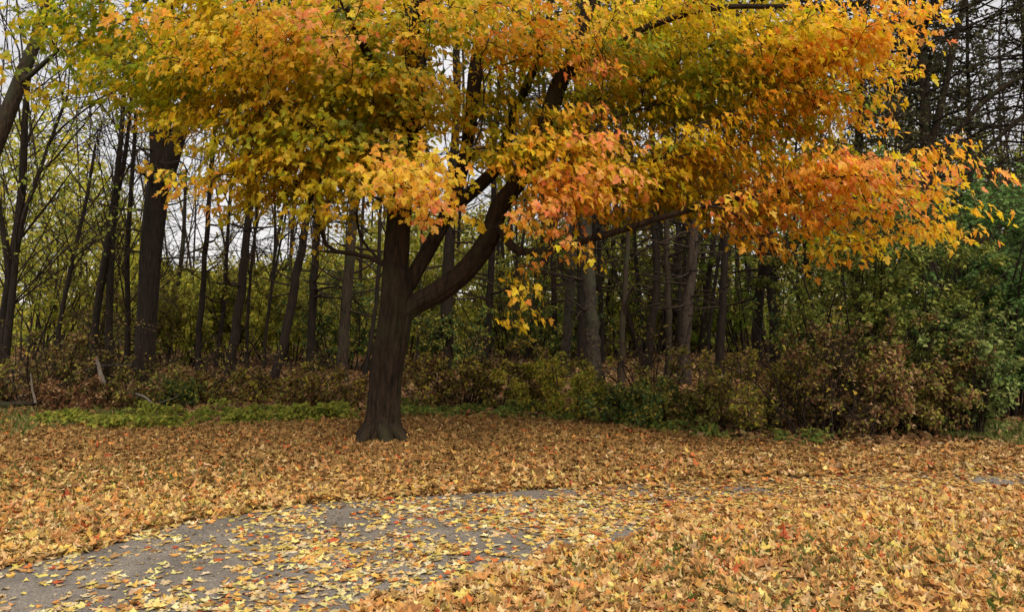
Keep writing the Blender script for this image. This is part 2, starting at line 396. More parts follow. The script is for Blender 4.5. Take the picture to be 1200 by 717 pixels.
# ================================================================== TREE GROWTH
class Skel:
    def __init__(s):
        s.P = []; s.par = []; s.d = []; s.r = []; s.fix = []; s.plen = []; s.chains = []
    def add_manual(s, pts, rad, start=None):
        ids = [] if start is None else [start]
        for i in range(len(pts)):
            par = ids[-1] if ids else -1
            if start is not None and i == 0: continue
            s.P.append(np.array(pts[i])); s.par.append(par); s.fix.append(True); s.r.append(rad[i])
            s.d.append(nrm(pts[min(i+1, len(pts)-1)]-pts[max(i-1, 0)]))
            s.plen.append(0 if par < 0 else s.plen[par]*.0+s.plen[par]+np.linalg.norm(pts[i]-s.P[par]))
            ids.append(len(s.P)-1)
        return ids
    def nearest(s, p):
        return int(np.argmin(np.linalg.norm(np.array(s.P)-p, axis=1)))
    def grow(s, targets, step=.16, wlen=.28, zmin=None, jit=.05, g=rng, order=None, rise=.0):
        A = np.array(s.P); D = np.array(s.d); Ln = np.array(s.plen)
        cen = A[0]+np.array([0, 0, 2.0])
        if order is None: order = np.argsort(np.linalg.norm(targets-cen, axis=1))
        new = 0
        tips = []
        Pa = list(A)
        bufA = np.zeros((len(A)+len(targets)*26, 3)); bufA[:len(A)] = A
        bufD = np.zeros_like(bufA); bufD[:len(A)] = D; bufL = np.zeros(len(bufA)); bufL[:len(A)] = Ln; n = len(A)
        for ti in order:
            t = targets[ti]
            v = t-bufA[:n]; d = np.linalg.norm(v, axis=1)
            cosang = (v*bufD[:n]).sum(1)/np.maximum(d, 1e-6)
            cost = d*(1.0+.45*(1-cosang))+wlen*bufL[:n]
            if zmin is not None: cost = cost+np.where(bufA[:n, 2] < zmin, 50, 0)
            k = int(np.argmin(cost)); dist = d[k]
            if dist < .05: tips.append(k); continue
            m_ = int(np.clip(round(dist/step), 2, 24))
            p0 = bufA[k]; c = p0+bufD[k]*dist*.42+np.array([0, 0, rise*dist])
            tt = (np.arange(1, m_+1)/m_)[:, None]
            pts = (1-tt)**2*p0+2*tt*(1-tt)*c+tt**2*t
            pts[:-1] += g.normal(0, jit*step, (m_-1, 3)).cumsum(0)*(1-tt[:-1])
            ids = [k]
            prev = k
            for q in range(m_):
                s.P.append(pts[q]); s.par.append(prev); s.fix.append(False); s.r.append(0)
                dd = nrm(pts[q]-bufA[prev]); s.d.append(dd)
                bufA[n] = pts[q]; bufD[n] = dd; bufL[n] = bufL[prev]+dist/m_
                s.plen.append(bufL[n]); prev = n; ids.append(n); n += 1
            s.chains.append(ids); tips.append(prev)
        return tips
    def radii(s, rt=.0035, ex=.48, cap=None):
        n = len(s.P); w = np.zeros(n); ch = np.zeros(n, int)
        for i in range(n):
            if s.par[i] >= 0: ch[s.par[i]] += 1
        w[ch == 0] = 1
        for i in range(n-1, -1, -1):
            if s.par[i] >= 0: w[s.par[i]] += w[i]
        rad = rt*np.power(np.maximum(w, 1), ex)
        for i in range(n):
            if s.fix[i]: rad[i] = s.r[i]
            elif s.par[i] >= 0: rad[i] = min(rad[i], rad[s.par[i]]*.92)
        s.rad = rad
    def tube_chains(s):
        A = np.array(s.P); out = []
        for c in s.chains:
            r = s.rad[c].copy(); r[0] = min(s.rad[c[0]], s.rad[c[1]]*1.15); out.append((A[c], r))
        return out

def ell(px, py, Y, rx, ry, rd, n, g=rng):
    """n points in an ellipsoid round (px, py, Y); rx, ry in photo px, rd in metres"""
    u = nrm(g.normal(0, 1, (n, 3)))*(g.uniform(0, 1, (n, 1))**.4)
    c = at(px, py, Y); s = Y/F
    return c+u*np.array([rx*s, rd, ry*s])

def spray_leaves(cent, outd, pal_keys, per, size, tmpl, rad=.30, g=rng, curl=.25, facing=.65, droop=.5):
    """leaves held round the end of each twig in loose drooping layers"""
    n = len(cent); rad = np.broadcast_to(rad, (n,)); wgt = rad**1.7; N = int(per*n*(wgt/wgt.max()).mean())
    i = g.choice(n, N, p=wgt/wgt.sum()); rad = rad[i]
    u = g.uniform(0, 1, N)**.6; a = g.uniform(0, 2*math.pi, N)
    o = outd[i]; side = nrm(np.cross(o, [0, 0, 1])+1e-6)
    off = o*(np.cos(a)*u*rad*1.15)[:, None]+side*(np.sin(a)*u*rad)[:, None]
    off[:, 2] += -(u**2)*rad*droop*.8+g.normal(0, .035, N)
    P = cent[i]+off
    n_ = np.array([0, 0, .6])+o*facing+g.normal(0, .36, (N, 3))
    tip = off*1.2+np.array([0, 0, -.28])+g.normal(0, .12, (N, 3))
    col = np.zeros((N, 3)); kl = np.array(pal_keys)[i]; sw = g.uniform(0, 1, N)
    kl = np.where((sw < .16) & np.isin(kl, ['O', 'A', 'R']), 'Y', kl); kl = np.where((sw > .90) & (kl == 'Y'), 'A', kl); kl = np.where((sw > .88) & (kl == 'G'), 'O', kl)
    for k_ in set(kl):
        mk = kl == k_; col[mk] = pick(PAL[k_], int(mk.sum()), g=g)
    # each twig turns at its own pace
    tw = g.uniform(.86, 1.12, (n, 1))*np.column_stack([np.ones(n), g.uniform(.85, 1.12, n), np.ones(n)])
    col = np.clip(col*tw[i], 0, .85)
    return leaves(P, n_, tip, g.uniform(size*.68, size*1.25, N), col, tmpl, curl, .22, g)

def leafy_tree(name, label, base, manual, clumps, extra, barkm, leafsize=.11, tmpl=T_MID, ks=32, sides=5, group=None, per=21, rt=.0036,
               trunk_ridge=None, area=520, wlen=.28, limbs=None, zc=4.2, twigs=3, cat='maple tree', rad=.30):
    """manual: list of (pts, radii, start_index_of_other | None); clumps in photo px; extra: world points with palettes"""
    t = thing(name, base, label, cat, group)
    sk = Skel(); lists = []
    for (pts, rd_, link_to) in manual:
        pp, rr = smooth_path(pts, rd_, 10)
        st = None
        if link_to is not None:
            st = sk.nearest(pp[0])
        lists.append(sk.add_manual(pp, rr, st))
        lists[-1] = (pp, rr)
    T = []; K = []; RD = []
    for (px, py, Y, rx, ry, pk) in clumps:
        n = max(2, int(math.pi*rx*ry/area)); q = ell(px, py, Y, rx*1.12, ry*1.08, 1.15, n); T.append(q)
        K += [pk[int(v)] for v in rng.integers(0, len(pk), n)]
        RD.append(np.full(n, np.clip(min(rx, ry)*Y/F*1.05, .13, rad)))
    for (q, pk) in extra:
        T.append(q); K += [pk[int(v)] for v in rng.integers(0, len(pk), len(q))]; RD.append(np.full(len(q), rad))
    T = np.vstack(T)
    sk.grow(T, wlen=wlen, zmin=None)
    sk.radii(rt)
    RD = np.concatenate(RD)
    cen = np.array([base[0], base[1], zc])
    od = nrm((T-cen)*np.array([1, 1, .35])+rng.normal(0, .25, T.shape))
    for i_, (pp, rr) in enumerate(lists):
        tube_obj('trunk' if i_ == 0 else 'limb', [(pp, rr)], barkm, t, ks if i_ == 0 else max(10, ks//2), trunk_ridge)
    ch = sk.tube_chains()
    # fine twigs fanning out under each spray
    q = np.repeat(T, twigs, axis=0); dd = nrm(np.repeat(od, twigs, axis=0)+rng.normal(0, .6, q.shape))
    ch += as_chains(curves(q, dd, rng.uniform(.15, .34, len(q)), 4, .2, -.12), .0034, .0015)
    tube_obj('branch_work', ch, M_TWIG, t, sides)
    cr = leaf_obj('crown', [spray_leaves(T, od, K, per, leafsize, tmpl, rad=RD, facing=.8)], M_LEAF, t)
    return t

# ------------------------------------------------------------------ THE MAPLE
def A3(l): return [at(*q) for q in l]
def trunk_ridge(P, a):
    z = P[:, 2][:, None]; A = a[None]
    fl = np.exp(-np.clip(z, 0, 9)/.13)
    root = 1+fl*(.25+.75*np.maximum(0, np.cos(2.5*A+.7))**3+.30*np.cos(3*A+2.1))
    cs, sn = np.cos(A)*np.ones_like(z), np.sin(A)*np.ones_like(z)
    q = np.stack([cs*5.5, sn*5.5, z*1.3+0*A], -1)
    q2 = np.stack([cs*1.2, sn*1.2, z*.9+0*A], -1)
    q3 = np.stack([cs*9.5, sn*9.5, z*2.2+0*A], -1)
    fur = np.abs(noise(q3, 17)-.5)*2
    return root*(1+.10*(noise(q, 3)-.5)+.20*(noise(q2, 9)-.5)-.13*(1-fur)**3)
MY = 9.4
s_ = MY/F
main = [np.array([at(447, 515, MY)[0], MY, -.12]), at(448, 500, MY), at(449, 478, MY), at(451, 450, MY), at(456, 415, MY), at(462, 380, MY), at(465, 345, MY), at(465, 305, MY+.02), at(468, 262, MY+.06),
        at(472, 215, MY+.12), at(480, 150, MY+.2), at(488, 80, MY+.3), at(486, 0, MY+.4), at(500, -100, MY+.5), at(505, -230, MY+.4), at(520, -360, MY+.4), at(525, -480, MY+.4)]
mrad = [22, 20.5, 18.8, 18.4, 18.2, 18.4, 18, 15, 14, 13.5, 12.5, 12.5, 11, 9, 7, 5, 2.5]
limbR = [at(470, 372, MY), at(487, 356, MY-.02), at(512, 343, MY-.06), at(545, 318, MY-.12), at(572, 282, MY-.18), at(586, 242, MY-.22), at(606, 215, MY-.3), at(632, 165, MY-.35), at(656, 98, MY-.4), at(684, 30, MY-.5), at(705, -60, MY-.6), at(730, -180, MY-.7)]
rR = [10, 12, 13, 12.5, 11.5, 10.5, 9.5, 11, 9.5, 8, 6, 3]
limbM = [at(470, 350, MY+.05), at(484, 325, MY+.1), at(505, 288, MY+.16), at(522, 256, MY+.24), at(540, 205, MY+.34), at(551, 150, MY+.5), at(557, 90, MY+.6), at(566, 20, MY+.7), at(575, -90, MY+.9), at(590, -220, MY+1.0)]
rM = [8, 9, 9, 8.5, 8, 7.5, 9, 8, 6, 3]
limbM2 = [at(527, 245, MY+.28), at(545, 232, MY+.2), at(570, 210, MY+.15), at(590, 185, MY+.1), at(600, 140, MY), at(618, 100, MY-.1), at(640, 40, MY-.3), at(650, -40, MY-.5)]
rM2 = [8, 8, 7.5, 6.5, 5.5, 5, 4, 2.5]
limbLow = [at(582, 258, MY-.2), at(596, 284, MY-.45), at(612, 295, MY-.55), at(642, 293, MY-.7), at(705, 277, MY-.8), at(776, 255, MY-.95), at(850, 236, MY-1.0), at(930, 222, MY-1.1), at(1010, 212, MY-1.2), at(1080, 208, MY-1.3)]
rLow = [5.5, 5, 4.6, 4.2, 3.8, 3.4, 2.8, 2.2, 1.6, 1.1]
limbR2 = [at(656, 98, MY-.4), at(700, 62, MY-.6), at(770, 28, MY-.7), at(840, 10, MY-.8), at(910, 8, MY-.9), at(990, 5, MY-1.0), at(1080, -15, MY-1.1)]
rR2 = [5, 4, 3.4, 3, 2.5, 2, 1.3]
limbL = [at(470, 225, MY+.1), at(448, 190, MY-.1), at(420, 175, MY-.3), at(375, 160, MY-.4), at(330, 125, MY-.5), at(270, 90, MY-.6), at(200, 70, MY-.6)]
rL = [6, 5, 4.2, 3.4, 2.8, 2.2, 1.5]
limbL2 = [at(482, 140, MY+.2), at(440, 80, MY-.3), at(410, 20, MY-.8), at(380, -50, MY-1.2), at(340, -120, MY-1.5)]
rL2 = [5.5, 4.6, 4, 3.2, 2.2]
limbF = [at(486, 60, MY+.3), at(500, -30, MY-.5), at(520, -120, MY-1.3), at(530, -200, MY-2.0)]
rF = [9, 7, 5, 3]
limbB = [at(486, 20, MY+.4), at(460, -60, MY+1.1), at(430, -120, MY+1.9), at(400, -160, MY+2.7)]
sc_ = lambda l: [v*s_ for v in l]
manual = [(main, sc_(mrad), None), (limbR, sc_(rR), 0), (limbM, sc_(rM), 0), (limbM2, sc_(rM2), 0), (limbLow, sc_(rLow), 0), (limbR2, sc_(rR2), 0), (limbL, sc_(rL), 0), (limbL2, sc_(rL2), 0), (limbF, sc_(rF), 0), (limbB, sc_(rF), 0)]
clumps = [
 (215, 42, 7.8, 40, 32, 'AAY'), (160, 95, 9, 60, 38, 'GO'), (130, 35, 9.2, 60, 35, 'GO'), (255, 120, 9, 60, 42, 'OYO'), (270, 30, 9.5, 60, 40, 'OY'),
 (325, 18, 7.6, 52, 26, 'A'), (392, 28, 7.4, 36, 24, 'RA'), (335, 70, 8.6, 60, 38, 'Y'), (430, 60, 9.5, 34, 34, 'GO'), (340, 130, 9, 66, 40, 'YOO'),
 (425, 112, 9.4, 58, 50, 'OOYG'), (300, 180, 8.8, 60, 35, 'OY'), (238, 218, 8.2, 36, 22, 'YA'), (370, 200, 9.0, 58, 36, 'OY'), (432, 160, 9.8, 45, 38, 'GGO'),
 (486, 208, 7.9, 38, 38, 'AYA'), (505, 238, 7.8, 20, 22, 'RA'), (450, 232, 8.2, 24, 18, 'YO'), (470, 8, 8, 58, 20, 'A'), (548, 12, 8, 58, 18, 'AY'), (600, 38, 8.2, 46, 26, 'AY'), (560, 60, 8.8, 25, 16, 'AY'), (556, 118, 9.8, 22, 16, 'Y'),
 (600, 140, 9.7, 40, 24, 'GO'), (572, 178, 9.9, 24, 14, 'G'), (518, 130, 9.4, 26, 26, 'YO'), (645, 28, 8.0, 58, 30, 'A'), (700, 45, 8.0, 32, 34, 'AR'),
 (722, 85, 9.0, 38, 30, 'GO'), (762, 32, 9, 58, 26, 'O'), (830, 20, 9, 58, 30, 'OY'), (782, 100, 9.5, 58, 38, 'OG'), (850, 92, 9, 58, 38, 'OG'),
 (900, 42, 8.5, 58, 34, 'YO'), (962, 60, 8.2, 68, 44, 'YAA'), (1015, 42, 8.0, 42, 38, 'A'), (1052, 14, 8.0, 46, 14, 'A'), (1122, 2, 8.0, 44, 12, 'A'),(1112, 30, 8.0, 16, 8, 'R'),
 (940, 112, 8.4, 58, 34, 'YA'), (1012, 118, 8.2, 40, 22, 'YA'), (868, 62, 8.8, 30, 20, 'AR'), (640, 180, 8.6, 50, 36, 'AY'), (660, 140, 8.8, 30, 22, 'Y'), (685, 150, 8.6, 32, 30, 'AR'),
 (690, 205, 8.2, 42, 42, 'RAA'), (650, 240, 8.2, 34, 34, 'RA'), (612, 268, 8.4, 18, 14, 'AY'), (625, 300, 8.4, 24, 12, 'A'), (680, 285, 8.3, 34, 18, 'ARY'), (742, 198, 9, 48, 34, 'YO'), (790, 188, 9, 58, 36, 'Y'),
 (850, 180, 8.8, 58, 34, 'AY'), (765, 240, 9, 48, 14, 'YA'), (880, 238, 8.4, 42, 28, 'RA'), (940, 215, 8.2, 56, 38, 'ARA'), (1000, 208, 8, 56, 36, 'ARA'),
 (1055, 205, 7.9, 46, 32, 'AR'), (1108, 214, 7.8, 20, 24, 'AR'), (1132, 232, 7.8, 10, 10, 'A'), (895, 275, 8.4, 48, 20, 'A'), (958, 285, 8.2, 44, 22, 'AY'), (960, 312, 8.2, 18, 10, 'A'), (1030, 262, 8, 48, 26, 'AY'), (925, 255, 8.2, 18, 12, 'R'),
 (1082, 262, 8, 24, 24, 'AY'), (830, 262, 8.6, 36, 10, 'YA'), (614, 352, 8.7, 17, 40, 'Y'), (600, 325, 8.7, 12, 16, 'Y'), (600, 375, 8.9, 8, 12, 'Y'), (368, 258, 9, 26, 22, 'YO'), (350, 285, 9.1, 14, 16, 'Y'), (405, 240, 9, 20, 14, 'YO'), (300, 222, 9.4, 40, 16, 'YO'), (335, 240, 9.4, 26, 14, 'YO'), (1010,160,8.1,30,14,'A'), (745,150,9.4,22,12,'O'), (820, 140, 9.4, 40, 16, 'OY'), (470, 130, 9.6, 30, 30, 'YO'), (610, 80, 9.6, 24, 14, 'OY'), (700, 120, 9.3, 24, 20, 'OG'), (740, 235, 8.9, 30, 20, 'Y'), (470, 60, 9.6, 24, 30, 'OY'), (400, 255, 9.3, 26, 12, 'YO'), (280, 245, 9.4, 20, 12, 'YO'), (800, 225, 9, 30, 14, 'YA'),(560,262,9.2,14,10,'Y'),(900,150,9,40,20,'AY')]
def dome(n, c, r, z0, z1, g=rng, hollow=.0):
    u = nrm(g.normal(0, 1, (n*3, 3)))*(g.uniform(hollow, 1, (n*3, 1))**.4); P = np.array(c)+u*np.array(r)
    P = P[(P[:, 2] > z0) & (P[:, 2] < z1)]; return P[:n]
def above_frame(P, marg=.35): return P[P[:, 2] > CAMZ+.384*np.maximum(P[:, 1], .5)+marg]
ext_top = above_frame(dome(230, (-.1, 8.9, 6.6), (5.3, 4.9, 5.2), 5.0, 12))
ext_back = dome(120, (0.0, 10.6, 5.4), (4.6, 1.8, 1.6), 3.9, 6.2)
# leave the gaps through which the sky shows
def not_in_gaps(P):
    px = CX+P[:, 0]/P[:, 1]*F; py = CY-(P[:, 2]-CAMZ)/P[:, 1]*F; k = np.ones(len(P), bool)
    for (gx_, gy_, rx, ry) in ((525, 70, 36, 34), (655, 88, 26, 26), (530, 170, 30, 60), (570, 225, 40, 50), (740, 140, 34, 20), (650, 262, 30, 20), (170, 200, 110, 80), (990, 150, 60, 22), (1120, 110, 80, 90), (450, 320, 60, 60)):
        k &= ((px-gx_)/rx)**2+((py-gy_)/ry)**2 > 1
    return P[k]
ext_back = not_in_gaps(ext_back)
nf = 620; fx = rng.uniform(185, 1010, nf); fy = rng.uniform(-5, 1, nf)+rng.uniform(0, 1, nf)*np.interp(fx, [185, 250, 420, 520, 600, 700, 800, 950, 1010], [170, 240, 230, 180, 230, 250, 250, 290, 280])
fill = not_in_gaps(np.array([at(a_, b_, c_) for a_, b_, c_ in zip(fx, fy, rng.uniform(8.4, 10.6, nf))]))
maple = leafy_tree('maple_tree', 'large spreading maple with orange and yellow leaves standing in front of the wood', (main[0][0], MY, 0), manual, clumps,
                   [(ext_top, 'OYA'), (ext_back, 'OYO'), (fill, 'YOOG')], M_MAPLE, leafsize=.079, ks=120, trunk_ridge=trunk_ridge, area=250, per=38, rad=.38)

bx_, by_ = main[0][0], MY
for k_, (ra, rl, rw) in enumerate(((-2.2, .62, .085), (-1.35, .50, .10), (-.55, .60, .08), (.35, .45, .08), (2.9, .55, .09), (3.7, .48, .07), (1.6, .4, .08))):
    tt = np.linspace(0, 1, 9)[:, None]; dr = np.array([math.cos(ra), math.sin(ra), 0]); sd = np.array([-dr[1], dr[0], 0])
    pr = np.array([bx_, by_, 0])+dr*(.10+tt*rl)+sd*(.10*np.sin(tt*3+k_))*tt+np.array([0, 0, 1])*(.26*(1-tt)**2.6-.075*tt)
    tube_obj('root', [(pr, rw*(1-.78*tt[:, 0]))], M_MAPLE, maple, 16, lambda P, a: 1+.25*(noise(np.stack([np.cos(a)[None]*2+P[:, :1]*4, np.sin(a)[None]*2+P[:, 1:2]*4, P[:, 2:3]*4+0*a[None]], -1), 8)-.5))
# ================================================================== THE WOOD
def inv_px(w, Y): return w*Y/F*.5
def wood_tree(label, pts, Y, wpx, H, kind, bark, name='forest_tree', dead=26, dlen=1.5, fork=None, canopy=True, cpal=((.12, .13, .03), (.18, .15, .03), (.07, .09, .02)), cat='tree',
              group='trees of the wood behind the maple', fine=True, tz=1.4, top_taper=.35, canN=420, fan=None, needle=0):
    """pts: photo pixels from the base upwards; the trunk goes on above the frame to height H"""
    g = np.random.default_rng(abs(hash((round(pts[0][0]), wpx, round(Y*10)))) % 99991)
    gx0 = (pts[0][0]-CX)/F*Y; gz = float(ground_h(np.array([gx0]), np.array([Y]))[0])
    P = [np.array([gx0, Y, gz-.1])]
    for (a_, b_) in pts[1:]: P.append(at(a_, b_, Y))
    d = nrm(P[-1]-P[-2]); d = nrm(d*np.array([.6, .6, 1])+np.array([0, 0, .35]))
    z = P[-1][2]
    while z < H-1.4:
        q = P[-1]+d*1.5+g.normal(0, .07, 3); P.append(q); z = q[2]; d = nrm(d+g.normal(0, .05, 3)+np.array([0, 0, .1]))
    P.append(P[-1]+d*1.0)
    zz = np.array([q[2] for q in P]); r0 = inv_px(wpx, Y)*.70
    rad = r0*np.clip(1.06-(zz-gz)/(H-gz)*.95, .08, 2)
    pp, rr = smooth_path(P, rad, 5)
    pp[1:] += g.normal(0, r0*.10, (len(pp)-1, 3))*[1, 1, 0]
    t = thing(name, (gx0, Y, gz), label, cat, group)
    def rdg(Pn, a):
        fl = np.exp(-np.clip(Pn[:, 2][:, None]-gz, 0, 9)/.18)
        q = np.stack([np.cos(a)[None]*2+Pn[:, 0][:, None]*0+gx0, np.sin(a)[None]*2+0*Pn[:, 1][:, None], Pn[:, 2][:, None]*3+0*a[None]], -1)
        return 1+fl*(.25+.2*np.cos(4*a)[None])+.22*(noise(q, 5)-.5)
    ch = [(pp, rr)]
    if fork:
        for (fp, fw) in fork:
            fa = A3([(a_, b_, Y+dy) for (a_, b_, dy) in fp]); dd = nrm(fa[-1]-fa[-2])
            while dd[2] > .5 and fa[-1][2] < H*.8: fa.append(fa[-1]+dd*1.2+g.normal(0, .08, 3))
            ch.append(smooth_path(fa, np.linspace(inv_px(fw, Y), .012, len(fa)), 5))
    tube_obj('trunk', ch, M_BARK[bark], t, 18 if wpx > 14 else 10, rdg)
    # dead side branches
    tw = []
    n = dead
    vis = (pp[:, 2] > tz)
    top_vis = CAMZ+.40*Y+1.5
    idx = np.where(vis & (pp[:, 2] < top_vis))[0]
    lv = []
    if n and len(idx):
        k = g.choice(idx, n); st = pp[k]+(pp[np.minimum(k+1, len(pp)-1)]-pp[k])*g.uniform(0, 1, (n, 1))
        a = g.uniform(0, 2*math.pi, n)
        if kind == 'up': el = g.uniform(.4, 1.3, n)
        elif kind == 'pine': el = g.uniform(-.15, .45, n)
        else: el = g.uniform(-.35, .35, n)
        dirs = np.column_stack([np.cos(a), np.sin(a), el])
        ln = g.uniform(.35, 1, n)*dlen
        C1 = curves(st, dirs, ln, 7, .13, .02 if kind != 'up' else .05, g)
        r1 = np.minimum(.009+.011*ln, r0*.5)*np.clip(Y/14, .7, 1.5)
        if kind == 'pine' and dlen > 2: r1 = r1*g.uniform(.35, .9, n)
        tw += as_chains(C1, r1, .004)
        if fine:
            m2 = int(n*3.2); s2, t2, _ = along(C1, m2, .25, 1, g)
            C2 = curves(s2, nrm(t2+g.normal(0, .75, (m2, 3))*[1, 1, .6]), g.uniform(.2, .7, m2)*dlen*.5, 5, .2, .0, g)
            tw += as_chains(C2, .0075*Y/15, .004*Y/15); lv.append(C2)
            m3 = int(m2*1.4); s3, t3, _ = along(C2, m3, .2, 1, g)
            C3 = curves(s3, nrm(t3+g.normal(0, .8, (m3, 3))), g.uniform(.12, .35, m3)*dlen*.5, 4, .2, .0, g)
            tw += as_chains(C3, .0050*Y/15, .003*Y/15); lv.append(C3)
    if canopy:
        # upper boughs carrying the canopy, above what the camera sees
        zt = CAMZ+.385*Y+.3
        ci = np.where(pp[:, 2] > min(zt, H*.6))[0]
        nb = 22; k = g.choice(ci, nb); st = pp[k]; a = g.uniform(0, 2*math.pi, nb)
        CB = curves(st, np.column_stack([np.cos(a), np.sin(a), g.uniform(.1, .9, nb)]), g.uniform(1.2, 2.6, nb), 6, .15, .03, g)
        tw += as_chains(CB, .03, .006)
        s, t2, _ = along(CB, canN, .2, 1, g)
        s = s+g.normal(0, .32, (canN, 3))
        tube_obj('branch_work', tw, M_TWIG, t, 4)
        parts = [leaves(s, rnd_dir(canN, g)+[0, 0, .6], rnd_dir(canN, g), g.uniform(.14, .26, canN), pick(cpal, canN, g=g), T_LOW, .3, .2, g)]
        if needle and lv:
            q = np.concatenate([c.reshape(-1, 3) for c in lv]); q = q[g.integers(0, len(q), needle)]+g.normal(0, .05, (needle, 3))
            parts.append(leaves(q, rnd_dir(needle, g), rnd_dir(needle, g), g.uniform(.05, .10, needle), pick(cpal, needle, g=g), T_TINY, .2, .1, g))
        leaf_obj('crown', parts, M_SHRUB, t)
    elif tw:
        tube_obj('branch_work', tw, M_TWIG, t, 4)
        if needle and lv:
            q = np.concatenate([c.reshape(-1, 3) for c in lv]); q = q[g.integers(0, len(q), needle)]+g.normal(0, .05, (needle, 3))
            leaf_obj('crown', [leaves(q, rnd_dir(needle, g), rnd_dir(needle, g), g.uniform(.05, .10, needle), pick(cpal, needle, g=g), T_TINY, .2, .1, g)], M_SHRUB, t)
    return t

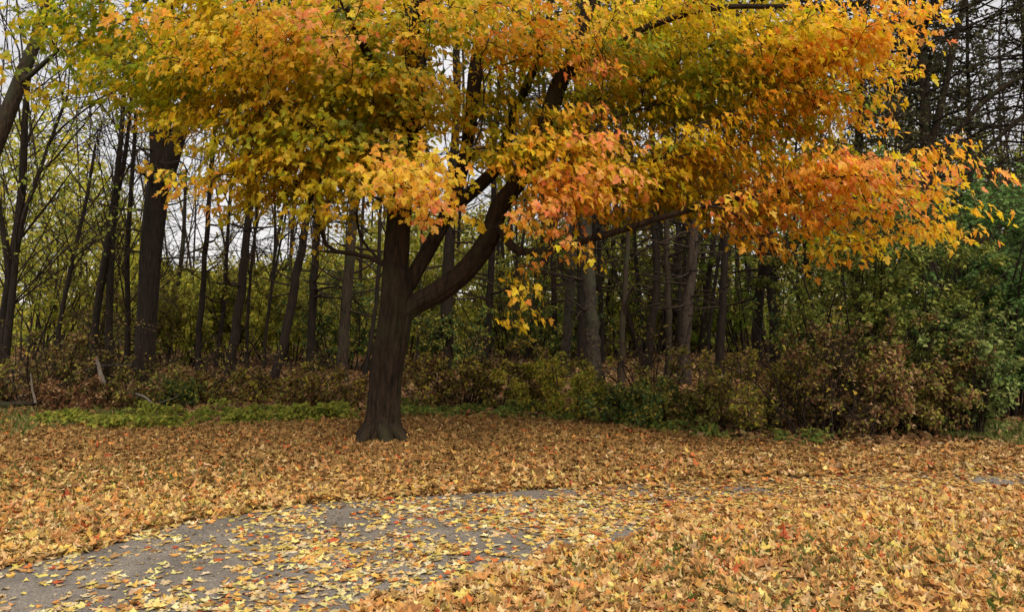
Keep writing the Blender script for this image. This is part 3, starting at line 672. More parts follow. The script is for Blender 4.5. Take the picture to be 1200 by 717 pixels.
TR = [
 # label, pixels, Y, width px, height, kind, bark, extras
 ('dark straight trunk between the big two-leadered trunk and the leaning pole', [(232, 445), (233, 400), (238, 330), (244, 250), (250, 170)], 17.5, 10, 12, 'flat', 0, dict(dead=30)),
 ('dark trunk tilting right, third clear trunk left of the maple', [(268, 447), (274, 400), (284, 330), (290, 265), (300, 170)], 16.8, 15, 13, 'flat', 0, dict(dead=34)),
 ('very thin straight pole right behind the tilting dark trunk', [(289, 438), (290, 380), (294, 320), (302, 240), (310, 120)], 18.5, 6, 11, 'up', 0, dict(dead=22, dlen=1.2)),
 ('thin leafless sapling with two stems left of the leaning trunk', [(308, 440), (313, 380), (322, 320), (334, 255), (345, 170)], 18, 5, 9, 'up', 0, dict(dead=26, dlen=1.3, fork=[([(312, 385, .1), (318, 340, .1), (322, 290, .2), (322, 230, .3)], 4)])),
 ('stout trunk leaning strongly to the right, left of the straight pair by the maple', [(318, 450), (330, 410), (342, 355), (351, 305), (362, 240), (372, 170)], 16, 15, 12, 'flat', 0, dict(dead=26)),
 ('dark straight trunk close to the right of the leaning trunk', [(363, 440), (365, 390), (368, 330), (371, 280), (374, 180)], 17.2, 14, 13, 'flat', 0, dict(dead=36)),
 ('brown trunk nearest to the left side of the maple trunk', [(401, 446), (402, 400), (407, 340), (412, 275), (416, 180)], 16.3, 19, 13, 'flat', 1, dict(dead=36, dlen=1.9)),
 ('thin dark stem bending right directly left of the maple trunk', [(424, 440), (436, 390), (443, 330), (445, 260), (447, 170)], 15.5, 8, 9, 'up', 0, dict(dead=16)),
 ('dark trunk in the shade seen just right of the maple trunk', [(522, 440), (523, 400), (525, 350), (527, 290), (531, 200)], 18, 21, 14, 'flat', 0, dict(dead=34, dlen=1.8)),
 ('thin pale pole rising behind the maple below its fork', [(488, 436), (490, 390), (491, 350), (495, 250)], 19.5, 5, 10, 'up', 2, dict(dead=10)),
 ('dark trunk under the hanging yellow spray of the maple', [(567, 430), (571, 380), (575, 330), (578, 260), (580, 160)], 20, 13, 13, 'flat', 0, dict(dead=36)),
 ('grey trunk at the left of the pale trunk pair', [(661, 440), (664, 390), (669, 330), (671, 280), (674, 180)], 17, 16, 13, 'flat', 2, dict(dead=24)),
 ('dark trunk squeezed behind the left side of the thick pale trunk', [(682, 430), (682, 380), (681, 320), (681, 240), (680, 160)], 19, 17, 13, 'flat', 0, dict(dead=30)),
 ('thick pale grey trunk with rough bark, right one of the pale pair', [(698, 445), (695, 400), (691, 350), (688, 300), (686, 200)], 16, 24, 14, 'flat', 2, dict(dead=26)),
 ('thin dark stem peeking out right of the thick pale trunk', [(706, 425), (704, 360), (702, 300), (701, 230)], 21, 9, 12, 'flat', 0, dict(dead=22)),
 ('thin grey-green pole with a hooked side branch right of the pale pair', [(727, 448), (729, 400), (733, 330), (736, 270), (738, 180)], 15.5, 10, 11, 'up', 1, dict(dead=18, dlen=1.3, fork=[([(731, 372, 0), (737, 345, -.2), (748, 333, -.4), (765, 338, -.5)], 4)])),
 ('dark trunk with a slight bend between the hooked pole and the brown poles', [(757, 435), (763, 385), (770, 330), (767, 270), (765, 180)], 19, 14, 13, 'flat', 0, dict(dead=40, dlen=1.7)),
 ('smooth brown pole directly right of the bent dark trunk', [(783, 425), (784, 380), (783, 330), (781, 270), (780, 170)], 17.4, 11, 12, 'flat', 1, dict(dead=18)),
 ('very thin dark pole between the smooth brown pole and the pinkish pine', [(797, 425), (796, 370), (796, 310), (793, 240)], 20, 8, 12, 'flat', 0, dict(dead=30)),
 ('pinkish grey pine trunk with snapped twigs in the middle of the wood', [(801, 450), (802, 400), (808, 340), (813, 270), (816, 180)], 15.6, 19, 14, 'flat', 3, dict(dead=54, dlen=1.5)),
 ('slanting thin dark stem right of the pinkish pine', [(828, 425), (833, 370), (841, 310), (850, 240)], 20, 7, 11, 'flat', 0, dict(dead=26)),
 ('dark trunk with many dead twigs right of the pinkish pine', [(843, 442), (845, 390), (848, 330), (850, 260), (853, 160)], 17.5, 14, 13, 'flat', 0, dict(dead=54, dlen=1.7)),
 ('dark trunk, left one of the tilted pair in front of the green thicket', [(886, 405), (888, 370), (892, 320), (896, 260), (900, 170)], 20, 16, 14, 'flat', 0, dict(dead=30)),
 ('dark trunk, right one of the tilted pair in front of the green thicket', [(909, 410), (906, 370), (902, 320), (898, 250), (895, 120), (893, 60)], 19, 16, 14, 'pine', 0, dict(dead=40, dlen=2.0)),
 ('slim dark stem standing between the green thicket and the tall green shrub', [(939, 430), (937, 380), (934, 320), (931, 260)], 18, 6, 11, 'flat', 0, dict(dead=26)),
 ('dim brown trunk mostly hidden by the tall green shrub', [(948, 420), (948, 370), (946, 310), (1000, 130)][:3]+[(946, 240)], 19.5, 16, 13, 'flat', 1, dict(dead=30)),
 ('dark trunk showing in the notch of the orange foliage', [(1002, 420), (1003, 300), (1005, 200), (1008, 120)], 19, 18, 14, 'pine', 0, dict(dead=100, dlen=2.4, needle=8000)),
 ('big scarred pine trunk at upper right beside the orange foliage', [(1092, 430), (1092, 330), (1088, 230), (1084, 150), (1081, 60), (1080, 0)], 16, 23, 15, 'pine', 1, dict(dead=150, dlen=2.6, needle=8500, cpal=((.07, .065, .03), (.10, .09, .04), (.045, .05, .02)), fork=[([(1090, 175, 0), (1106, 110, -.3), (1116, 60, -.5)], 9), ([(1092, 205, 0), (1125, 150, -.5), (1165, 110, -.9), (1215, 80, -1.2)], 6), ([(1094, 250, 0), (1140, 190, -.4), (1200, 135, -1)], 5), ([(1094, 290, 0), (1130, 262, -.4), (1170, 225, -.8), (1215, 170, -1.2)], 6)])),
 ('thin dark pole close to the left of the big scarred pine', [(1068, 430), (1068, 300), (1067, 180), (1066, 60)], 18, 8, 14, 'pine', 0, dict(dead=90, dlen=2.2, needle=6000)),
 ('tall slim pine with dense bare twigs right of the big scarred pine', [(1138, 430), (1138, 330), (1137, 230), (1135, 120), (1133, 0)], 17.5, 9, 15, 'pine', 0, dict(dead=150, dlen=2.6, needle=8500, cpal=((.08, .075, .03), (.12, .11, .05), (.05, .055, .02)))),
 ('twiggy pine at the far right edge with long rising boughs', [(1205, 430), (1204, 300), (1203, 180), (1200, 60)], 15.5, 10, 14, 'pine', 0, dict(dead=140, dlen=2.8, needle=8000, cpal=((.08, .075, .03), (.12, .11, .05), (.05, .055, .02)))),
 ('thin dark stem standing in the orange tree gap right of the central holes', [(758, 425), (752, 300), (746, 180), (742, 60)][:1]+[(745, 300), (740, 180), (738, 60)], 24, 8, 14, 'pine', 0, dict(dead=60, dlen=2.2)),
]
for (label, pts, Y, wpx, H, kind, bark, kw) in TR:
    wood_tree(label, pts, Y, wpx, H, kind, bark, name='pine_tree' if kind == 'pine' or 'pine' in label else 'forest_tree', cat='pine tree' if kind == 'pine' or 'pine' in label else 'tree', **kw)

# left: the big dark trunk with two leaders, green-yellow crown
def simple_leafy(label, manual, clumps, extra, bark, name, leafsize, ks, per=34, area=700, rt=.0036, tr=None, cat='maple tree', tmpl=T_MID, rad=.32):
    base = (manual[0][0][0][0], manual[0][0][0][1], 0)
    return leafy_tree(name, label, base, manual, clumps, extra, bark, leafsize=leafsize, tmpl=tmpl, ks=ks, per=per, area=area, rt=rt, trunk_ridge=tr, cat=cat, rad=rad)
DY = 14.6; q = DY/F
def ridge2(P, a):
    z = P[:, 2][:, None]
    fl = np.exp(-np.clip(z, 0, 9)/.22)
    c = np.stack([np.cos(a)[None]*4+0*z, np.sin(a)[None]*4+0*z, z*1.6+0*a[None]], -1)
    return 1+fl*(.16+.14*np.cos(4*a+1)[None])+.14*(noise(c, 11)-.5)
dm = [(np.array([at(168, 460, DY)[0], DY, -.1]), *A3([(169, 430, DY), (171, 390, DY), (174, 340, DY), (178, 285, DY), (183, 235, DY), (187, 195, DY), (188, 150, DY+.1), (190, 90, DY+.2), (196, 10, DY+.3), (200, -90, DY+.3), (205, -200, DY+.2)]))]
dman = [(list(dm[0]), [v*q*.5 for v in (26, 23, 22, 22.5, 24, 25, 22, 24, 21, 18, 13, 6)], None),
        (A3([(184, 228, DY), (196, 200, DY-.1), (207, 165, DY-.2), (219, 125, DY-.3), (232, 70, DY-.4), (250, 0, DY-.5), (270, -90, DY-.6)]), [v*q*.5 for v in (20, 20, 18, 16, 14, 11, 6)], 0),
        (A3([(186, 190, DY), (196, 192, DY-.6), (212, 190, DY-1.2), (222, 205, DY-1.6)]), [v*q*.5 for v in (4, 3, 2, 1.5)], 0)]
dcl = [(180, 120, DY-1.5, 55, 22, 'OY'), (240, 160, DY-1.2, 40, 18, 'OY'), (250, 60, DY, 60, 40, 'O'), (120, 90, DY-1, 40, 22, 'OG'), (200, 203, DY-1.8, 16, 12, 'G'), (168, 180, DY-1.8, 10, 16, 'Y'), (100, 30, DY, 60, 24, 'GO')]
dext = above_frame(dome(260, (-6.3, 14.6, 10), (4.0, 3.6, 3.6), 6.5, 13.5), .2)
mt = simple_leafy('massive dark trunk at left dividing into two leaders under olive foliage', dman, dcl, [(dext, 'OOG')], M_BARK[0], 'broadleaf_tree', .10, 36, tr=ridge2, area=900, cat='tree')

g = np.random.default_rng(3); zz = g.uniform(2.2, 5.0, 16); aa = g.uniform(0, 6.28, 16); x0 = np.interp(zz, [1.6, 3.5, 5], [at(174, 340, DY)[0], at(181, 250, DY)[0], at(188, 160, DY)[0]])
c1 = curves(np.column_stack([x0, np.full(16, DY), zz]), np.column_stack([np.cos(aa), np.sin(aa)*.6-.2, g.uniform(-.2, .5, 16)]), g.uniform(.8, 1.9, 16), 8, .15, .03, g)
s2, t2, _ = along(c1, 70, .25, 1, g); c2 = curves(s2, nrm(t2+g.normal(0, .7, (70, 3))), g.uniform(.2, .7, 70), 5, .18, 0, g)
tube_obj('dead_branch', as_chains(c1, .022, .006)+as_chains(c2, .009, .004), M_TWIG, mt, 5)['kind'] = 'stuff'
# leaning tree whose green foliage fills the upper left corner
AY = 11.0; q = AY/F
am = A3([(-78, 494, AY), (-72, 440, AY), (-58, 340, AY), (-38, 250, AY), (-14, 190, AY), (8, 135, AY), (26, 88, AY), (43, 45, AY), (60, -10, AY), (85, -90, AY), (110, -190, AY)]); am[0][2] = -.1
aman = [(am, [v*q*.5 for v in (28, 23, 20, 19, 18, 17.5, 15, 12, 10, 7, 4)], None),
        (A3([(20, 100, AY), (36, 88, AY-.1), (54, 72, AY-.2), (68, 60, AY-.3)]), [v*q*.5 for v in (8, 6, 5, 3)], 0)]
acl = [(30, 20, 9.5, 60, 24, 'GGO'), (110, 20, 9.8, 55, 24, 'G'), (15, 70, 8.6, 26, 26, 'GO'), (100, 60, 10, 40, 18, 'GO'), (60, 95, 9.8, 10, 8, 'G'), (20, 95, 9, 16, 10, 'YA'), (120, 100, 10, 26, 14, 'GO'), (135, 55, 10, 40, 22, 'GO')]
aext = above_frame(dome(200, (-5.6, 11.0, 8), (3.6, 3.4, 3.4), 5, 11.5), .2)
simple_leafy('leaning trunk at the upper left corner with green maple leaves', aman, acl, [(aext, 'GGO')], M_BARK[1], 'leaning_tree', .088, 26, tr=ridge2, area=650)

# bare many-stemmed trees on the left
def bare_fan(label, stems, Y, n, ln, name='bare_tree', upw=1.1, pal=None, nl=0, lean=.25, bark=0, sec=5, rr=.008):
    g = np.random.default_rng(int(stems[0][0][0]*7+Y*13) % 9999)
    x0 = (stems[0][0][0]-CX)/F*Y; gz = float(ground_h(np.array([x0]), np.array([Y]))[0])
    t = thing(name, (x0, Y, gz), label, 'tree', 'bare trees at the left of the wood')
    ch = []; S = []
    for st in stems:
        P = [np.array([(st[0][0]-CX)/F*Y, Y, gz-.08])]+A3([(a_, b_, Y+g.normal(0, .1)) for (a_, b_, w_) in st[1:]])
        r = np.array([w_ for (_, _, w_) in st])*Y/F*.5
        pp, rd_ = smooth_path(P, r, 6); ch.append((pp, rd_)); S.append((pp, rd_))
    tube_obj('trunk', ch, M_BARK[bark], t, 9)
    tw = []; allc = []
    P0 = np.vstack([pp[len(pp)//5:] for pp, _ in S])
    k = g.integers(0, len(P0), n); a = g.uniform(0, 2*math.pi, n)
    C1 = curves(P0[k], np.column_stack([np.cos(a)*.7+lean, np.sin(a)*.6, np.full(n, upw)+g.normal(0, .25, n)]), g.uniform(.5, 1, n)*ln, 9, .07, .02, g)
    tw += as_chains(C1, g.uniform(.6, 1.3, n)*rr*2, .005)
    m2 = n*sec; s2, t2, _ = along(C1, m2, .2, 1, g)
    C2 = curves(s2, nrm(t2+g.normal(0, .4, (m2, 3))), g.uniform(.25, .9, m2)*ln*.45, 6, .1, .02, g); tw += as_chains(C2, rr*.85, .004)
    m3 = m2*2; s3, t3, _ = along(C2, m3, .2, 1, g)
    C3 = curves(s3, nrm(t3+g.normal(0, .5, (m3, 3))), g.uniform(.2, .5, m3)*ln*.3, 4, .12, .02, g); tw += as_chains(C3, rr*.55, .003)
    tube_obj('branch_work', tw, M_TWIG, t, 4)
    if nl:
        s, _, _ = along(C3, nl, .3, 1, g)
        leaf_obj('crown', [leaves(s+g.normal(0, .04, (nl, 3)), rnd_dir(nl, g)+[0, -.3, .3], rnd_dir(nl, g), g.uniform(.05, .10, nl), pick(pal, nl, g=g), T_LOW, .2, .2, g)], M_SHRUB, t)
    return t
bare_fan('bare dark multi-stemmed tree fanning upwards at the far left', [[(0, 452, 12), (6, 370, 11), (16, 300, 10), (26, 220, 9), (30, 130, 7), (40, 30, 4)], [(-12, 452, 9), (2, 380, 9), (10, 320, 8), (-2, 240, 6), (-20, 150, 4)], [(2, 452, 9), (14, 350, 8), (24, 270, 6), (50, 190, 4), (80, 110, 3)]], 13.5, 46, 3.2, pal=[(.25, .30, .05), (.35, .35, .06)], nl=900, lean=.35)
bare_fan('pair of slim dark bare stems left of the massive trunk', [[(108, 440, 9), (112, 380, 8), (122, 310, 8), (133, 240, 7), (140, 180, 6), (144, 130, 5), (146, 40, 3)], [(128, 440, 9), (128, 380, 8), (130, 310, 8), (136, 240, 6), (147, 180, 5), (156, 100, 3)]], 16.5, 30, 2.8, lean=-.05, rr=.009)
bare_fan('slim bare sapling with arching twigs between the fan tree and the stem pair', [[(62, 440, 6), (70, 380, 5), (84, 310, 5), (100, 240, 4), (112, 170, 3)]], 18.5, 22, 3.0, lean=.0, pal=[(.30, .33, .05), (.40, .38, .06)], nl=1200)
bare_fan('thin bare tree close to the left side of the massive trunk', [[(148, 436, 7), (150, 370, 6), (149, 300, 6), (154, 220, 5), (160, 130, 4)]], 18, 24, 2.6, lean=.05)
bare_fan('pale far birch-like stem cluster seen through the left gap', [[(196, 428, 6), (204, 360, 5), (214, 290, 5), (218, 200, 3)]], 22, 16, 2.5, bark=2, lean=-.1)
bare_fan('thin bare sapling rising into the sky gap left of centre', [[(252, 430, 6), (262, 360, 5), (266, 290, 4), (272, 190, 3)]], 20, 22, 2.6, lean=.1, pal=[(.35, .25, .04), (.3, .28, .05)], nl=900)

# ================================================================== SHRUBS
def shrub(label, px, py, Y, wpx, hpx, pal, nleaf, lsize, name='shrub', stems=16, depth=None, stiff=.22, bare=0, tmpl=T_LOW, mat=None, group='shrubs along the edge of the wood', dark=False, arch=-.05, spread=1.0):
    """a shrub whose foot is at (px, Y), wpx wide and hpx tall"""
    g = np.random.default_rng(int(px*3+Y*17+hpx) % 9999)
    s = Y/F; x0 = (px-CX)*s; gz = float(ground_h(np.array([x0]), np.array([Y]))[0]); w = wpx*s*.5; h = hpx*s
    dz = depth or w*.8
    t = thing(name, (x0, Y, gz), label, 'shrub', group)
    n = stems; a = g.uniform(0, 2*math.pi, n); rr = g.uniform(0, .45, n)**.7
    st = np.column_stack([x0+np.cos(a)*rr*w, Y+np.sin(a)*rr*dz, np.full(n, gz-.03)])
    lean = g.uniform(.1, .9, n)*spread
    dirs = np.column_stack([np.cos(a)*lean*w/h*1.3, np.sin(a)*lean*dz/h*1.3, np.ones(n)])
    ln = h*g.uniform(.75, 1.12, n)*np.sqrt(1+.4*lean**2)
    C1 = curves(st, dirs, ln, 9, stiff*.4, arch, g)
    ch = as_chains(C1, .006+.006*h, .003)
    m2 = n*7; s2, t2, _ = along(C1, m2, .12, 1, g)
    C2 = curves(s2, nrm(t2*.8+g.normal(0, .75, (m2, 3))), g.uniform(.2, .55, m2)*max(h*.5, .3), 6, stiff, arch, g)
    ch += as_chains(C2, .005, .002)
    m3 = m2*3; s3, t3, _ = along(C2, m3, .1, 1, g)
    C3 = curves(s3, nrm(t3+g.normal(0, .7, (m3, 3))), g.uniform(.12, .35, m3)*max(h*.35, .25), 4, stiff, arch, g)
    ch += as_chains(C3, .0032, .0015)
    tube_obj('stem', ch, M_TWIG, t, 4)
    s, tt, i = along(C3, nleaf, .15, 1, g)
    s = s+g.normal(0, .03, s.shape)
    s[:, 2] = np.maximum(s[:, 2], gz+.03)
    od = nrm((s-np.array([x0, Y, gz+h*.3]))+1e-6)
    col = pick(pal, nleaf, .22, g)*g.uniform(.8, 1.15, (m3, 1))[i]
    leaf_obj('foliage', [leaves(s, od*.6+[0, -.1, .45]+g.normal(0, .5, s.shape), tt*.6+rnd_dir(nleaf, g)*.6+[0, 0, -.2], g.uniform(.6, 1.3, nleaf)*lsize, col, tmpl, .25, .22, g)], mat or M_SHRUB, t)
    return t
BR = [(.13, .075, .03), (.19, .12, .05), (.09, .055, .022), (.28, .19, .085), (.15, .13, .035)]
RB = [(.17, .075, .03), (.23, .11, .045), (.11, .05, .02), (.34, .21, .10)]
OL = [(.18, .175, .025), (.25, .22, .038), (.12, .125, .018), (.34, .28, .055)]
YG = [(.25, .27, .025), (.34, .32, .035), (.19, .21, .02), (.44, .37, .05)]
DG = [(.05, .085, .024), (.07, .12, .032), (.035, .06, .018), (.10, .15, .045)]
YO = [(.36, .28, .035), (.44, .32, .04), (.24, .21, .03), (.18, .17, .03)]
# left edge brush
shrub('brown bramble heap at the far left above the fallen log', 20, 480, 12.6, 150, 90, RB+BR+OL, 3200, .055)
shrub('grey-brown bramble left of the massive trunk among broken sticks', 95, 478, 12.9, 130, 80, BR+OL, 2600, .05)
shrub('rusty brown dead fern clump at the foot of the brush on the left', 80, 486, 11.9, 80, 42, RB, 2200, .045, stems=14)
shrub('low rust-brown bramble in front of the massive trunk', 170, 482, 12.5, 110, 48, RB+BR+OL, 2800, .05)
shrub('dark green low bush right of the massive trunk foot', 205, 476, 12.6, 60, 34, DG+OL, 2600, .05)
shrub('reddish bramble mound below the straight dark trunk', 250, 470, 13.2, 120, 44, RB+YO+BR+OL, 5200, .055)
shrub('reddish bramble mound below the leaning trunk', 330, 470, 13.2, 120, 48, RB+YO+BR+OL, 5200, .055)
shrub('red-brown bramble left of the maple foot', 395, 480, 12.4, 90, 46, RB+BR+YO, 4200, .055)
shrub('tawny bramble right of the maple foot', 515, 482, 12.2, 90, 62, BR+RB+YO, 4600, .055)
shrub('yellow-leaved bramble under the hanging yellow maple spray', 590, 486, 12.2, 110, 72, YO+BR, 5000, .06)
shrub('yellow-green shrub with bare stems in front of the pale trunks', 665, 500, 11.3, 110, 74, YO+YG+OL, 4600, .06, stems=12)
shrub('low dark green bush at the litter edge right of the yellow shrub', 745, 512, 10.6, 110, 60, OL+DG, 6000, .05)
shrub('olive twiggy shrub below the pinkish pine', 812, 512, 10.6, 110, 72, OL+BR, 6600, .048)
shrub('brown-green twiggy shrub left of the big bramble', 885, 518, 10.2, 120, 98, BR+OL+YO, 7600, .047, stems=20)
shrub('big brown bramble mound in front of the right bushes', 1000, 520, 9.9, 190, 118, BR+RB+RB+OL, 12000, .048, stems=34, depth=.7)
shrub('reddish bramble with yellowing leaves at the right of the mound', 1085, 520, 9.9, 110, 92, RB+BR+OL+OL, 8500, .048, stems=24, depth=.6)
shrub('tall olive-green shrub behind the big bramble mound', 1020, 500, 10.9, 195, 230, [(.115, .14, .022), (.16, .185, .032), (.085, .10, .018), (.27, .27, .055)], 22000, .055, stems=34, depth=.9)
shrub('slim pale green shrub sloping down left of the dark green bush', 1138, 502, 9.7, 62, 135, [(.13, .17, .04), (.17, .21, .05), (.09, .12, .03), (.22, .24, .07)], 4200, .06, stems=18)
shrub('large dark green rounded bush at the right edge', 1185, 500, 11.6, 185, 275, [(.10, .18, .045), (.14, .24, .06), (.065, .12, .03), (.19, .29, .085)], 28000, .07, stems=40, depth=1.2, name='evergreen_bush')
shrub('dark green bush beyond the right edge bush', 1250, 495, 13.2, 150, 240, DG, 12000, .075, stems=26, name='evergreen_bush')
for (lb, a_, b_, Y_, w_, h_) in (('tangle of bare brown stems at the far left among the brambles', 55, 470, 12.7, 150, 105), ('tangle of bare stems just left of the massive trunk', 130, 470, 13.3, 130, 110),
        ('bare stem tangle between the massive trunk and the straight dark trunk', 215, 470, 13.6, 120, 85), ('bare stem tangle in front of the leaning trunk', 345, 470, 13.8, 130, 85), ('bare arching stems right of the maple trunk', 545, 480, 12.6, 120, 95),
        ('bare pale stems below the bent dark trunk', 765, 490, 11.6, 110, 120), ('bare stem tangle rising out of the big bramble mound', 960, 510, 9.7, 150, 150)):
    shrub(lb, a_, b_, Y_, w_, h_, BR+YO, 420, .05, name='dead_shrub', stems=20, stiff=.42, arch=-.10, group='leafless stem tangles')
# understorey between the trunks
us = [
 (15, 20, 150, 170, YG+OL, 'bright yellow-green thicket behind the fan tree at far left'),
 (85, 22, 150, 225, [(.42, .38, .04), (.56, .47, .05), (.48, .44, .05), (.30, .31, .03)], 'luminous yellow-green young tree in the left gap'),
 (140, 19, 90, 110, OL+BR, 'olive brush behind the slim stem pair'),
 (205, 20.5, 110, 110, OL+YG, 'olive thicket right of the massive trunk'),
 (265, 21, 110, 100, OL+YG+YO, 'green-yellow thicket behind the tilting dark trunk'),
 (335, 21.5, 120, 112, OL+YG, 'olive thicket behind the leaning trunk'),
 (400, 20, 100, 110, OL+DG, 'dark olive thicket left of the maple trunk'),
 (470, 21, 110, 150, OL+YG, 'olive thicket directly behind the maple trunk'),
 (535, 18.5, 90, 80, OL+DG, 'low dark thicket under the maple fork'),
 (600, 20, 120, 150, OL+DG+YG, 'green thicket behind the hanging yellow spray'),
 (650, 17.2, 80, 96, OL+DG, 'leafy green sapling clump behind the pale trunks'),
 (725, 19, 110, 130, OL+DG+YG, 'green thicket behind the hooked pole'),
 (775, 22, 120, 160, OL+YG, 'olive thicket behind the bent dark trunk'),
 (830, 21.5, 100, 120, OL+BR, 'brownish thicket behind the pinkish pine'),
 (875, 24, 120, 145, [(.19, .26, .025), (.26, .32, .035), (.13, .18, .02)], 'fresh green thicket behind the tilted pair of dark trunks'),
 (950, 17, 80, 110, OL+DG, 'dim green shrub left of the tall olive shrub'),
 (1060, 17, 130, 190, OL+DG, 'dim green thicket behind the tall olive shrub'),
 (1180, 19, 160, 250, [(.10, .10, .03), (.07, .08, .02), (.14, .12, .04)], 'hazy olive thicket below the twiggy pine at far right')]
for (px, Y, wpx, hpx, pal, lab) in us:
    if 560 < px < 860: Y += 4.5; hpx *= .9
    shrub(lab, px, 0, Y, wpx*1.15, hpx, pal, 6500, .085 if Y > 19 else .075, stems=22, stiff=.26, arch=.0, group='understorey thickets between the trunks')

# green ground ivy strip at the litter edge
def cover(name, spots, N, label, pal, size):
    Ps = []
    for (x0p, y0p, x1p, y1p, rw, n) in spots:
        u = rng.uniform(0, 1, n); a0 = gp(x0p, y0p); a1 = gp(x1p, y1p)
        c = a0*(1-u)[:, None]+a1*u[:, None]+np.column_stack([rng.normal(0, .1, n), rng.normal(0, rw, n)])
        hh = .24*np.clip(fbm(c*3.0, 55, 2)*1.7-.35, .1, 1)
        Ps.append(np.column_stack([c, ground_h(c[:, 0], c[:, 1])+rng.uniform(.02, 1, n)**.6*hh]))
    P = np.vstack(Ps); n = len(P)
    k = fbm(P[:, :2]*2.2, 66, 2) > .40; P = P[k]; n = len(P)
    leaf_obj(name, [leaves(P, np.array([0, -.35, .7])+rng.normal(0, .35, (n, 3)), rnd_dir(n)+[0, -.5, -.2], rng.uniform(.6, 1.25, n)*size, pick(pal, n, .25), T_LOW, .25, .25)], M_SHRUB)
    tag(bpy.data.objects[name], label, 'ground cover', kind='stuff')
cover('ground_cover', [(50, 493, 160, 497, .2, 4200), (140, 497, 300, 492, .30, 12000), (280, 492, 440, 486, .26, 8500)], 0, 'bright green ground ivy strip along the left litter edge', [(.155, .17, .02), (.21, .22, .028), (.10, .12, .015), (.28, .26, .04)], .07)
cover('weed_strip', [(470, 485, 600, 487, .24, 3200), (590, 487, 720, 494, .22, 2600), (700, 494, 790, 506, .18, 1800), (820, 512, 960, 520, .14, 1500)], 0, 'dull green weeds along the litter edge right of the maple', [(.10, .14, .025), (.14, .17, .03), (.08, .10, .02), (.22, .20, .04)], .065)

# ---- fallen wood
def stick(label, pts, r, mat, name='fallen_branch', twigs=0):
    P = A3(pts); g = np.random.default_rng(int(pts[0][0]*11+pts[0][1]) % 9999)
    pp, rr = smooth_path(P, np.linspace(r, r*.45, len(P)), 6); pp += g.normal(0, r*.12, pp.shape)
    t = thing(name, P[0], label, 'fallen branch' if name == 'fallen_branch' else 'log', 'fallen wood at the edge of the wood')
    tube_obj('stem', [(pp, rr)], mat, t, 9)
    if twigs:
        C = curves(pp[g.integers(len(pp)//3, len(pp), twigs)], nrm(P[-1]-P[0])+g.normal(0, .55, (twigs, 3)), g.uniform(.2, .6, twigs), 5, .15, 0, g)
        tube_obj('twig', as_chains(C, r*.35, .003), mat, t, 5)
stick('bleached stick leaning upright near the bare stem pair', [(121, 449, 12.2), (117, 434, 12.25), (112, 417, 12.3)], .045, M_PALE)
stick('thin white stick standing upright at the far left', [(42, 472, 11.9), (38, 455, 11.95), (36, 438, 12)], .022, M_PALE)
stick('dark fallen log lying at the left edge behind the leaves', [(-60, 473, 12.2), (0, 474, 12.1), (40, 472, 12.1)], .075, M_BARK[1], name='fallen_log')
stick('long grey branch slanting down left of the massive trunk', [(155, 428, 12.8), (115, 430, 12.6), (85, 443, 12.5), (60, 458, 12.4)], .028, M_BARK[2], twigs=6)
stick('grey forked dead branch crossing the brush at the far left', [(0, 440, 12.4), (20, 452, 12.3), (40, 462, 12.2)], .025, M_BARK[2], twigs=5)
stick('pale branch lying below the massive trunk, sloping down to the right', [(146, 460, 12), (166, 463, 12), (180, 473, 11.9), (192, 478, 11.9)], .022, M_PALE, twigs=3)
stick('long brown branch lying on brambles left of the maple', [(335, 459, 13), (365, 456, 13), (400, 457, 13), (422, 462, 12.9)], .024, M_BARK[3], twigs=3)
stick('short pale stub standing right of the maple trunk', [(607, 443, 14), (609, 430, 14), (612, 421, 14)], .025, M_PALE)

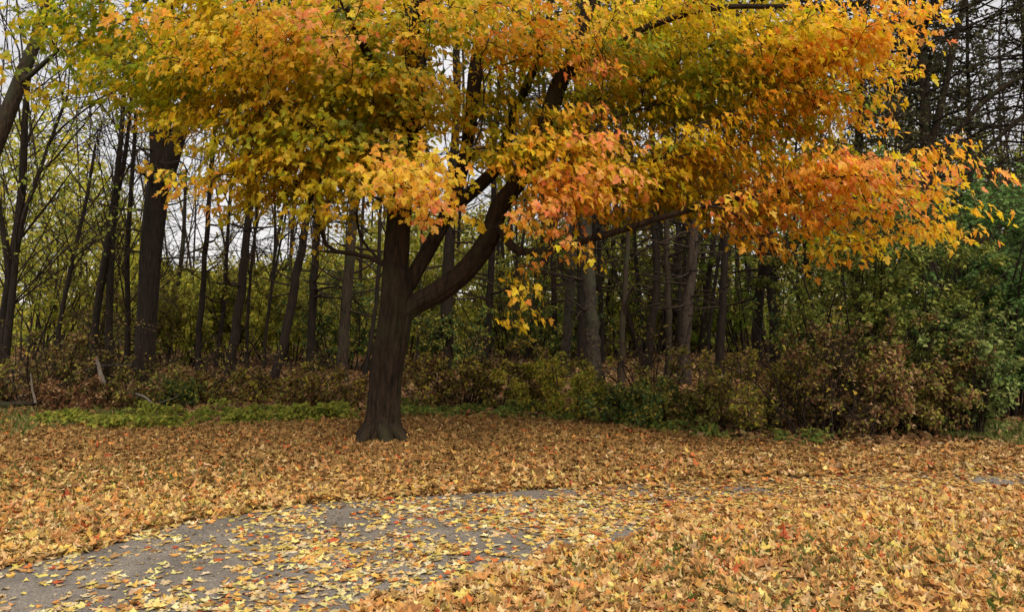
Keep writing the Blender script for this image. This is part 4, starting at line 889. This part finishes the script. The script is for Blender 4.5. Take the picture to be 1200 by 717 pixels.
# ================================================================== DISTANT WOOD
def distant():
    g = np.random.default_rng(5)
    N = 230000
    Y = 25+g.uniform(0, 1, N)**1.1*38
    px = g.uniform(-220, 1420, N)
    x = (px-CX)/F*Y
    # height of the wood's ragged top, in metres, along the view
    tp = np.interp(px, [-200, 0, 60, 110, 160, 200, 260, 330, 400, 480, 560, 640, 720, 800, 900, 1000, 1100, 1200, 1400], [12, 12, 11, 8.6, 5.0, 3.3, 3.0, 3.3, 4.8, 6, 6, 5.6, 6.0, 6.6, 8, 9.5, 9.5, 9, 9])
    tp = tp*(.72+.65*fbm(np.stack([x*.35, Y*.2], -1), 91, 3))*np.clip(Y/36, .7, 1.15)
    z = tp*g.uniform(0, 1, N)**.85
    c = fbm(np.stack([x*.55, Y*.4, z*.8], -1), 71, 3)
    k = (c > .40+.14*(z/9.0)) | (z < 1.8)
    x, Y, z, px, c = x[k], Y[k], z[k], px[k], c[k]; n = len(x)
    pl = pick([(.34, .33, .035), (.44, .40, .045), (.24, .26, .03), (.56, .46, .06)], n, .2, g)
    pm = pick([(.26, .26, .03), (.33, .30, .04), (.18, .19, .022), (.42, .35, .055)], n, .2, g)
    w = np.clip((330-px)/260+(c-.5)*2, 0, 1)[:, None]
    col = pm*(1-w)+pl*w
    P = np.column_stack([x, Y, z])
    lv = leaves(P, rnd_dir(n, g)+[0, -.5, .3], rnd_dir(n, g), g.uniform(.12, .26, n), col, T_LOW, .3, .2, g)
    leaf_obj('distant_woodland', [lv], M_SHRUB); tag(bpy.data.objects['distant_woodland'], 'hazy olive and yellow-green mass of foliage deep in the wood', 'woodland', kind='stuff')
    # slim far trunks and twigs
    M = 190; Yt = g.uniform(23, 45, M); xt = (g.uniform(-200, 1400, M)-CX)/F*Yt
    xt[:34] = (g.uniform(570, 960, 34)-CX)/F*g.uniform(21, 27, 34); Yt[:34] = np.clip(Yt[:34], 21, 27)
    st = np.column_stack([xt, Yt, np.full(M, -.1)])
    C = curves(st, np.column_stack([g.normal(0, .14, M), g.normal(0, .1, M), np.ones(M)]), g.uniform(9, 16, M), 9, .035, .02, g)
    ch = as_chains(C, np.where(np.arange(M) < 34, .095, g.uniform(.03, .085, M)), .02)
    m1 = M*16; s1, t1, _ = along(C, m1, .15, 1, g); C1 = curves(s1, nrm(g.normal(0, 1, (m1, 3))*[1, 1, .25]+[0, 0, .35]), g.uniform(.8, 2.6, m1), 6, .12, .03, g)
    ch += as_chains(C1, .018, .006)
    m2 = m1*4; s2, t2, _ = along(C1, m2, .2, 1, g); C2 = curves(s2, nrm(t2+g.normal(0, .6, (m2, 3))), g.uniform(.3, 1.2, m2), 4, .15, .02, g)
    ch += as_chains(C2, .010, .004)
    o = tube_obj('distant_stems', ch, M_TWIG, None, 4)
    tag(o, 'faint bare stems and twigs far back in the wood', 'woodland', kind='stuff')
distant()

# ================================================================== SKY, SUN, CAMERA
SUN_EL, SUN_DIR = 48, np.array([.42, -.80])      # the light comes from behind the camera, a little right
w = bpy.data.worlds.new('World'); bpy.context.scene.world = w; w.use_nodes = True; nt = w.node_tree; nt.nodes.clear(); L = nt.links.new
o = nd(nt, 'ShaderNodeOutputWorld'); bg = nd(nt, 'ShaderNodeBackground', i_Strength=.105)
sk = nd(nt, 'ShaderNodeTexSky', sky_type='NISHITA', sun_disc=False, sun_elevation=R(SUN_EL), sun_rotation=math.atan2(SUN_DIR[0], SUN_DIR[1]))
tc = nd(nt, 'ShaderNodeTexCoord'); mp = nd(nt, 'ShaderNodeMapping'); mp.inputs['Scale'].default_value = (1, 1, 2.2); L(tc.outputs['Generated'], mp.inputs['Vector'])
n1 = nd(nt, 'ShaderNodeTexNoise', i_Scale=2.4, i_Detail=6.0, i_Roughness=.55); L(mp.outputs[0], n1.inputs['Vector'])
cr = nd(nt, 'ShaderNodeValToRGB'); e = cr.color_ramp.elements
e[0].position = .3; e[0].color = (9.2, 8.8, 8.8, 1); e[1].position = .72; e[1].color = (12.8, 12.2, 11.8, 1); L(n1.outputs['Fac'], cr.inputs['Fac'])
mx = nd(nt, 'ShaderNodeMix', data_type='RGBA'); mx.inputs['Factor'].default_value = .88
sx = nd(nt, 'ShaderNodeVectorMath', operation='DOT_PRODUCT'); L(tc.outputs['Generated'], sx.inputs[0])
sx.inputs[1].default_value = (SUN_DIR[0]*math.cos(R(SUN_EL)), SUN_DIR[1]*math.cos(R(SUN_EL)), math.sin(R(SUN_EL)))
lum = nd(nt, 'ShaderNodeMapRange', i_To_Min=.5, i_To_Max=1.55); L(sx.outputs['Value'], lum.inputs['Value'])   # thin cloud is brightest round the veiled sun
vm = nd(nt, 'ShaderNodeVectorMath', operation='SCALE'); L(cr.outputs[0], vm.inputs[0]); L(lum.outputs[0], vm.inputs['Scale'])
L(sk.outputs[0], mx.inputs['A']); L(vm.outputs[0], mx.inputs['B']); L(mx.outputs['Result'], bg.inputs['Color']); L(bg.outputs[0], o.inputs['Surface'])
sl = bpy.data.lights.new('sun', 'SUN'); sl.energy = 1.5; sl.angle = R(14); sl.color = (1, .91, .76)
so = link(bpy.data.objects.new('sun', sl))
from mathutils import Vector
dv = Vector((SUN_DIR[0]*math.cos(R(SUN_EL)), SUN_DIR[1]*math.cos(R(SUN_EL)), math.sin(R(SUN_EL))))
so.rotation_euler = dv.to_track_quat('Z', 'Y').to_euler()

cam = bpy.data.cameras.new('camera'); cam.sensor_width = 36; cam.lens = F/1200*36; cam.clip_end = 3000; cam.clip_start = .05
co = link(bpy.data.objects.new('camera', cam)); co.location = (0, 0, CAMZ); co.rotation_euler = (R(90), 0, 0)
S = bpy.context.scene; S.camera = co
S.view_settings.view_transform = 'Standard'; S.view_settings.look = 'None'; S.view_settings.exposure = 0.60; S.view_settings.gamma = 1
S.render.engine = 'CYCLES'
c = S.cycles; c.max_bounces = 8; c.diffuse_bounces = 5; c.glossy_bounces = 1; c.transmission_bounces = 6; c.transparent_max_bounces = 4; c.use_denoising = True; c.denoiser = 'OPENIMAGEDENOISE'; c.denoising_input_passes = 'RGB_ALBEDO_NORMAL'; c.denoising_prefilter = 'ACCURATE'
c.caustics_reflective = False; c.caustics_refractive = False; c.sample_clamp_indirect = 3
for o_ in bpy.data.objects:
    if '_o' in o_: del o_['_o']
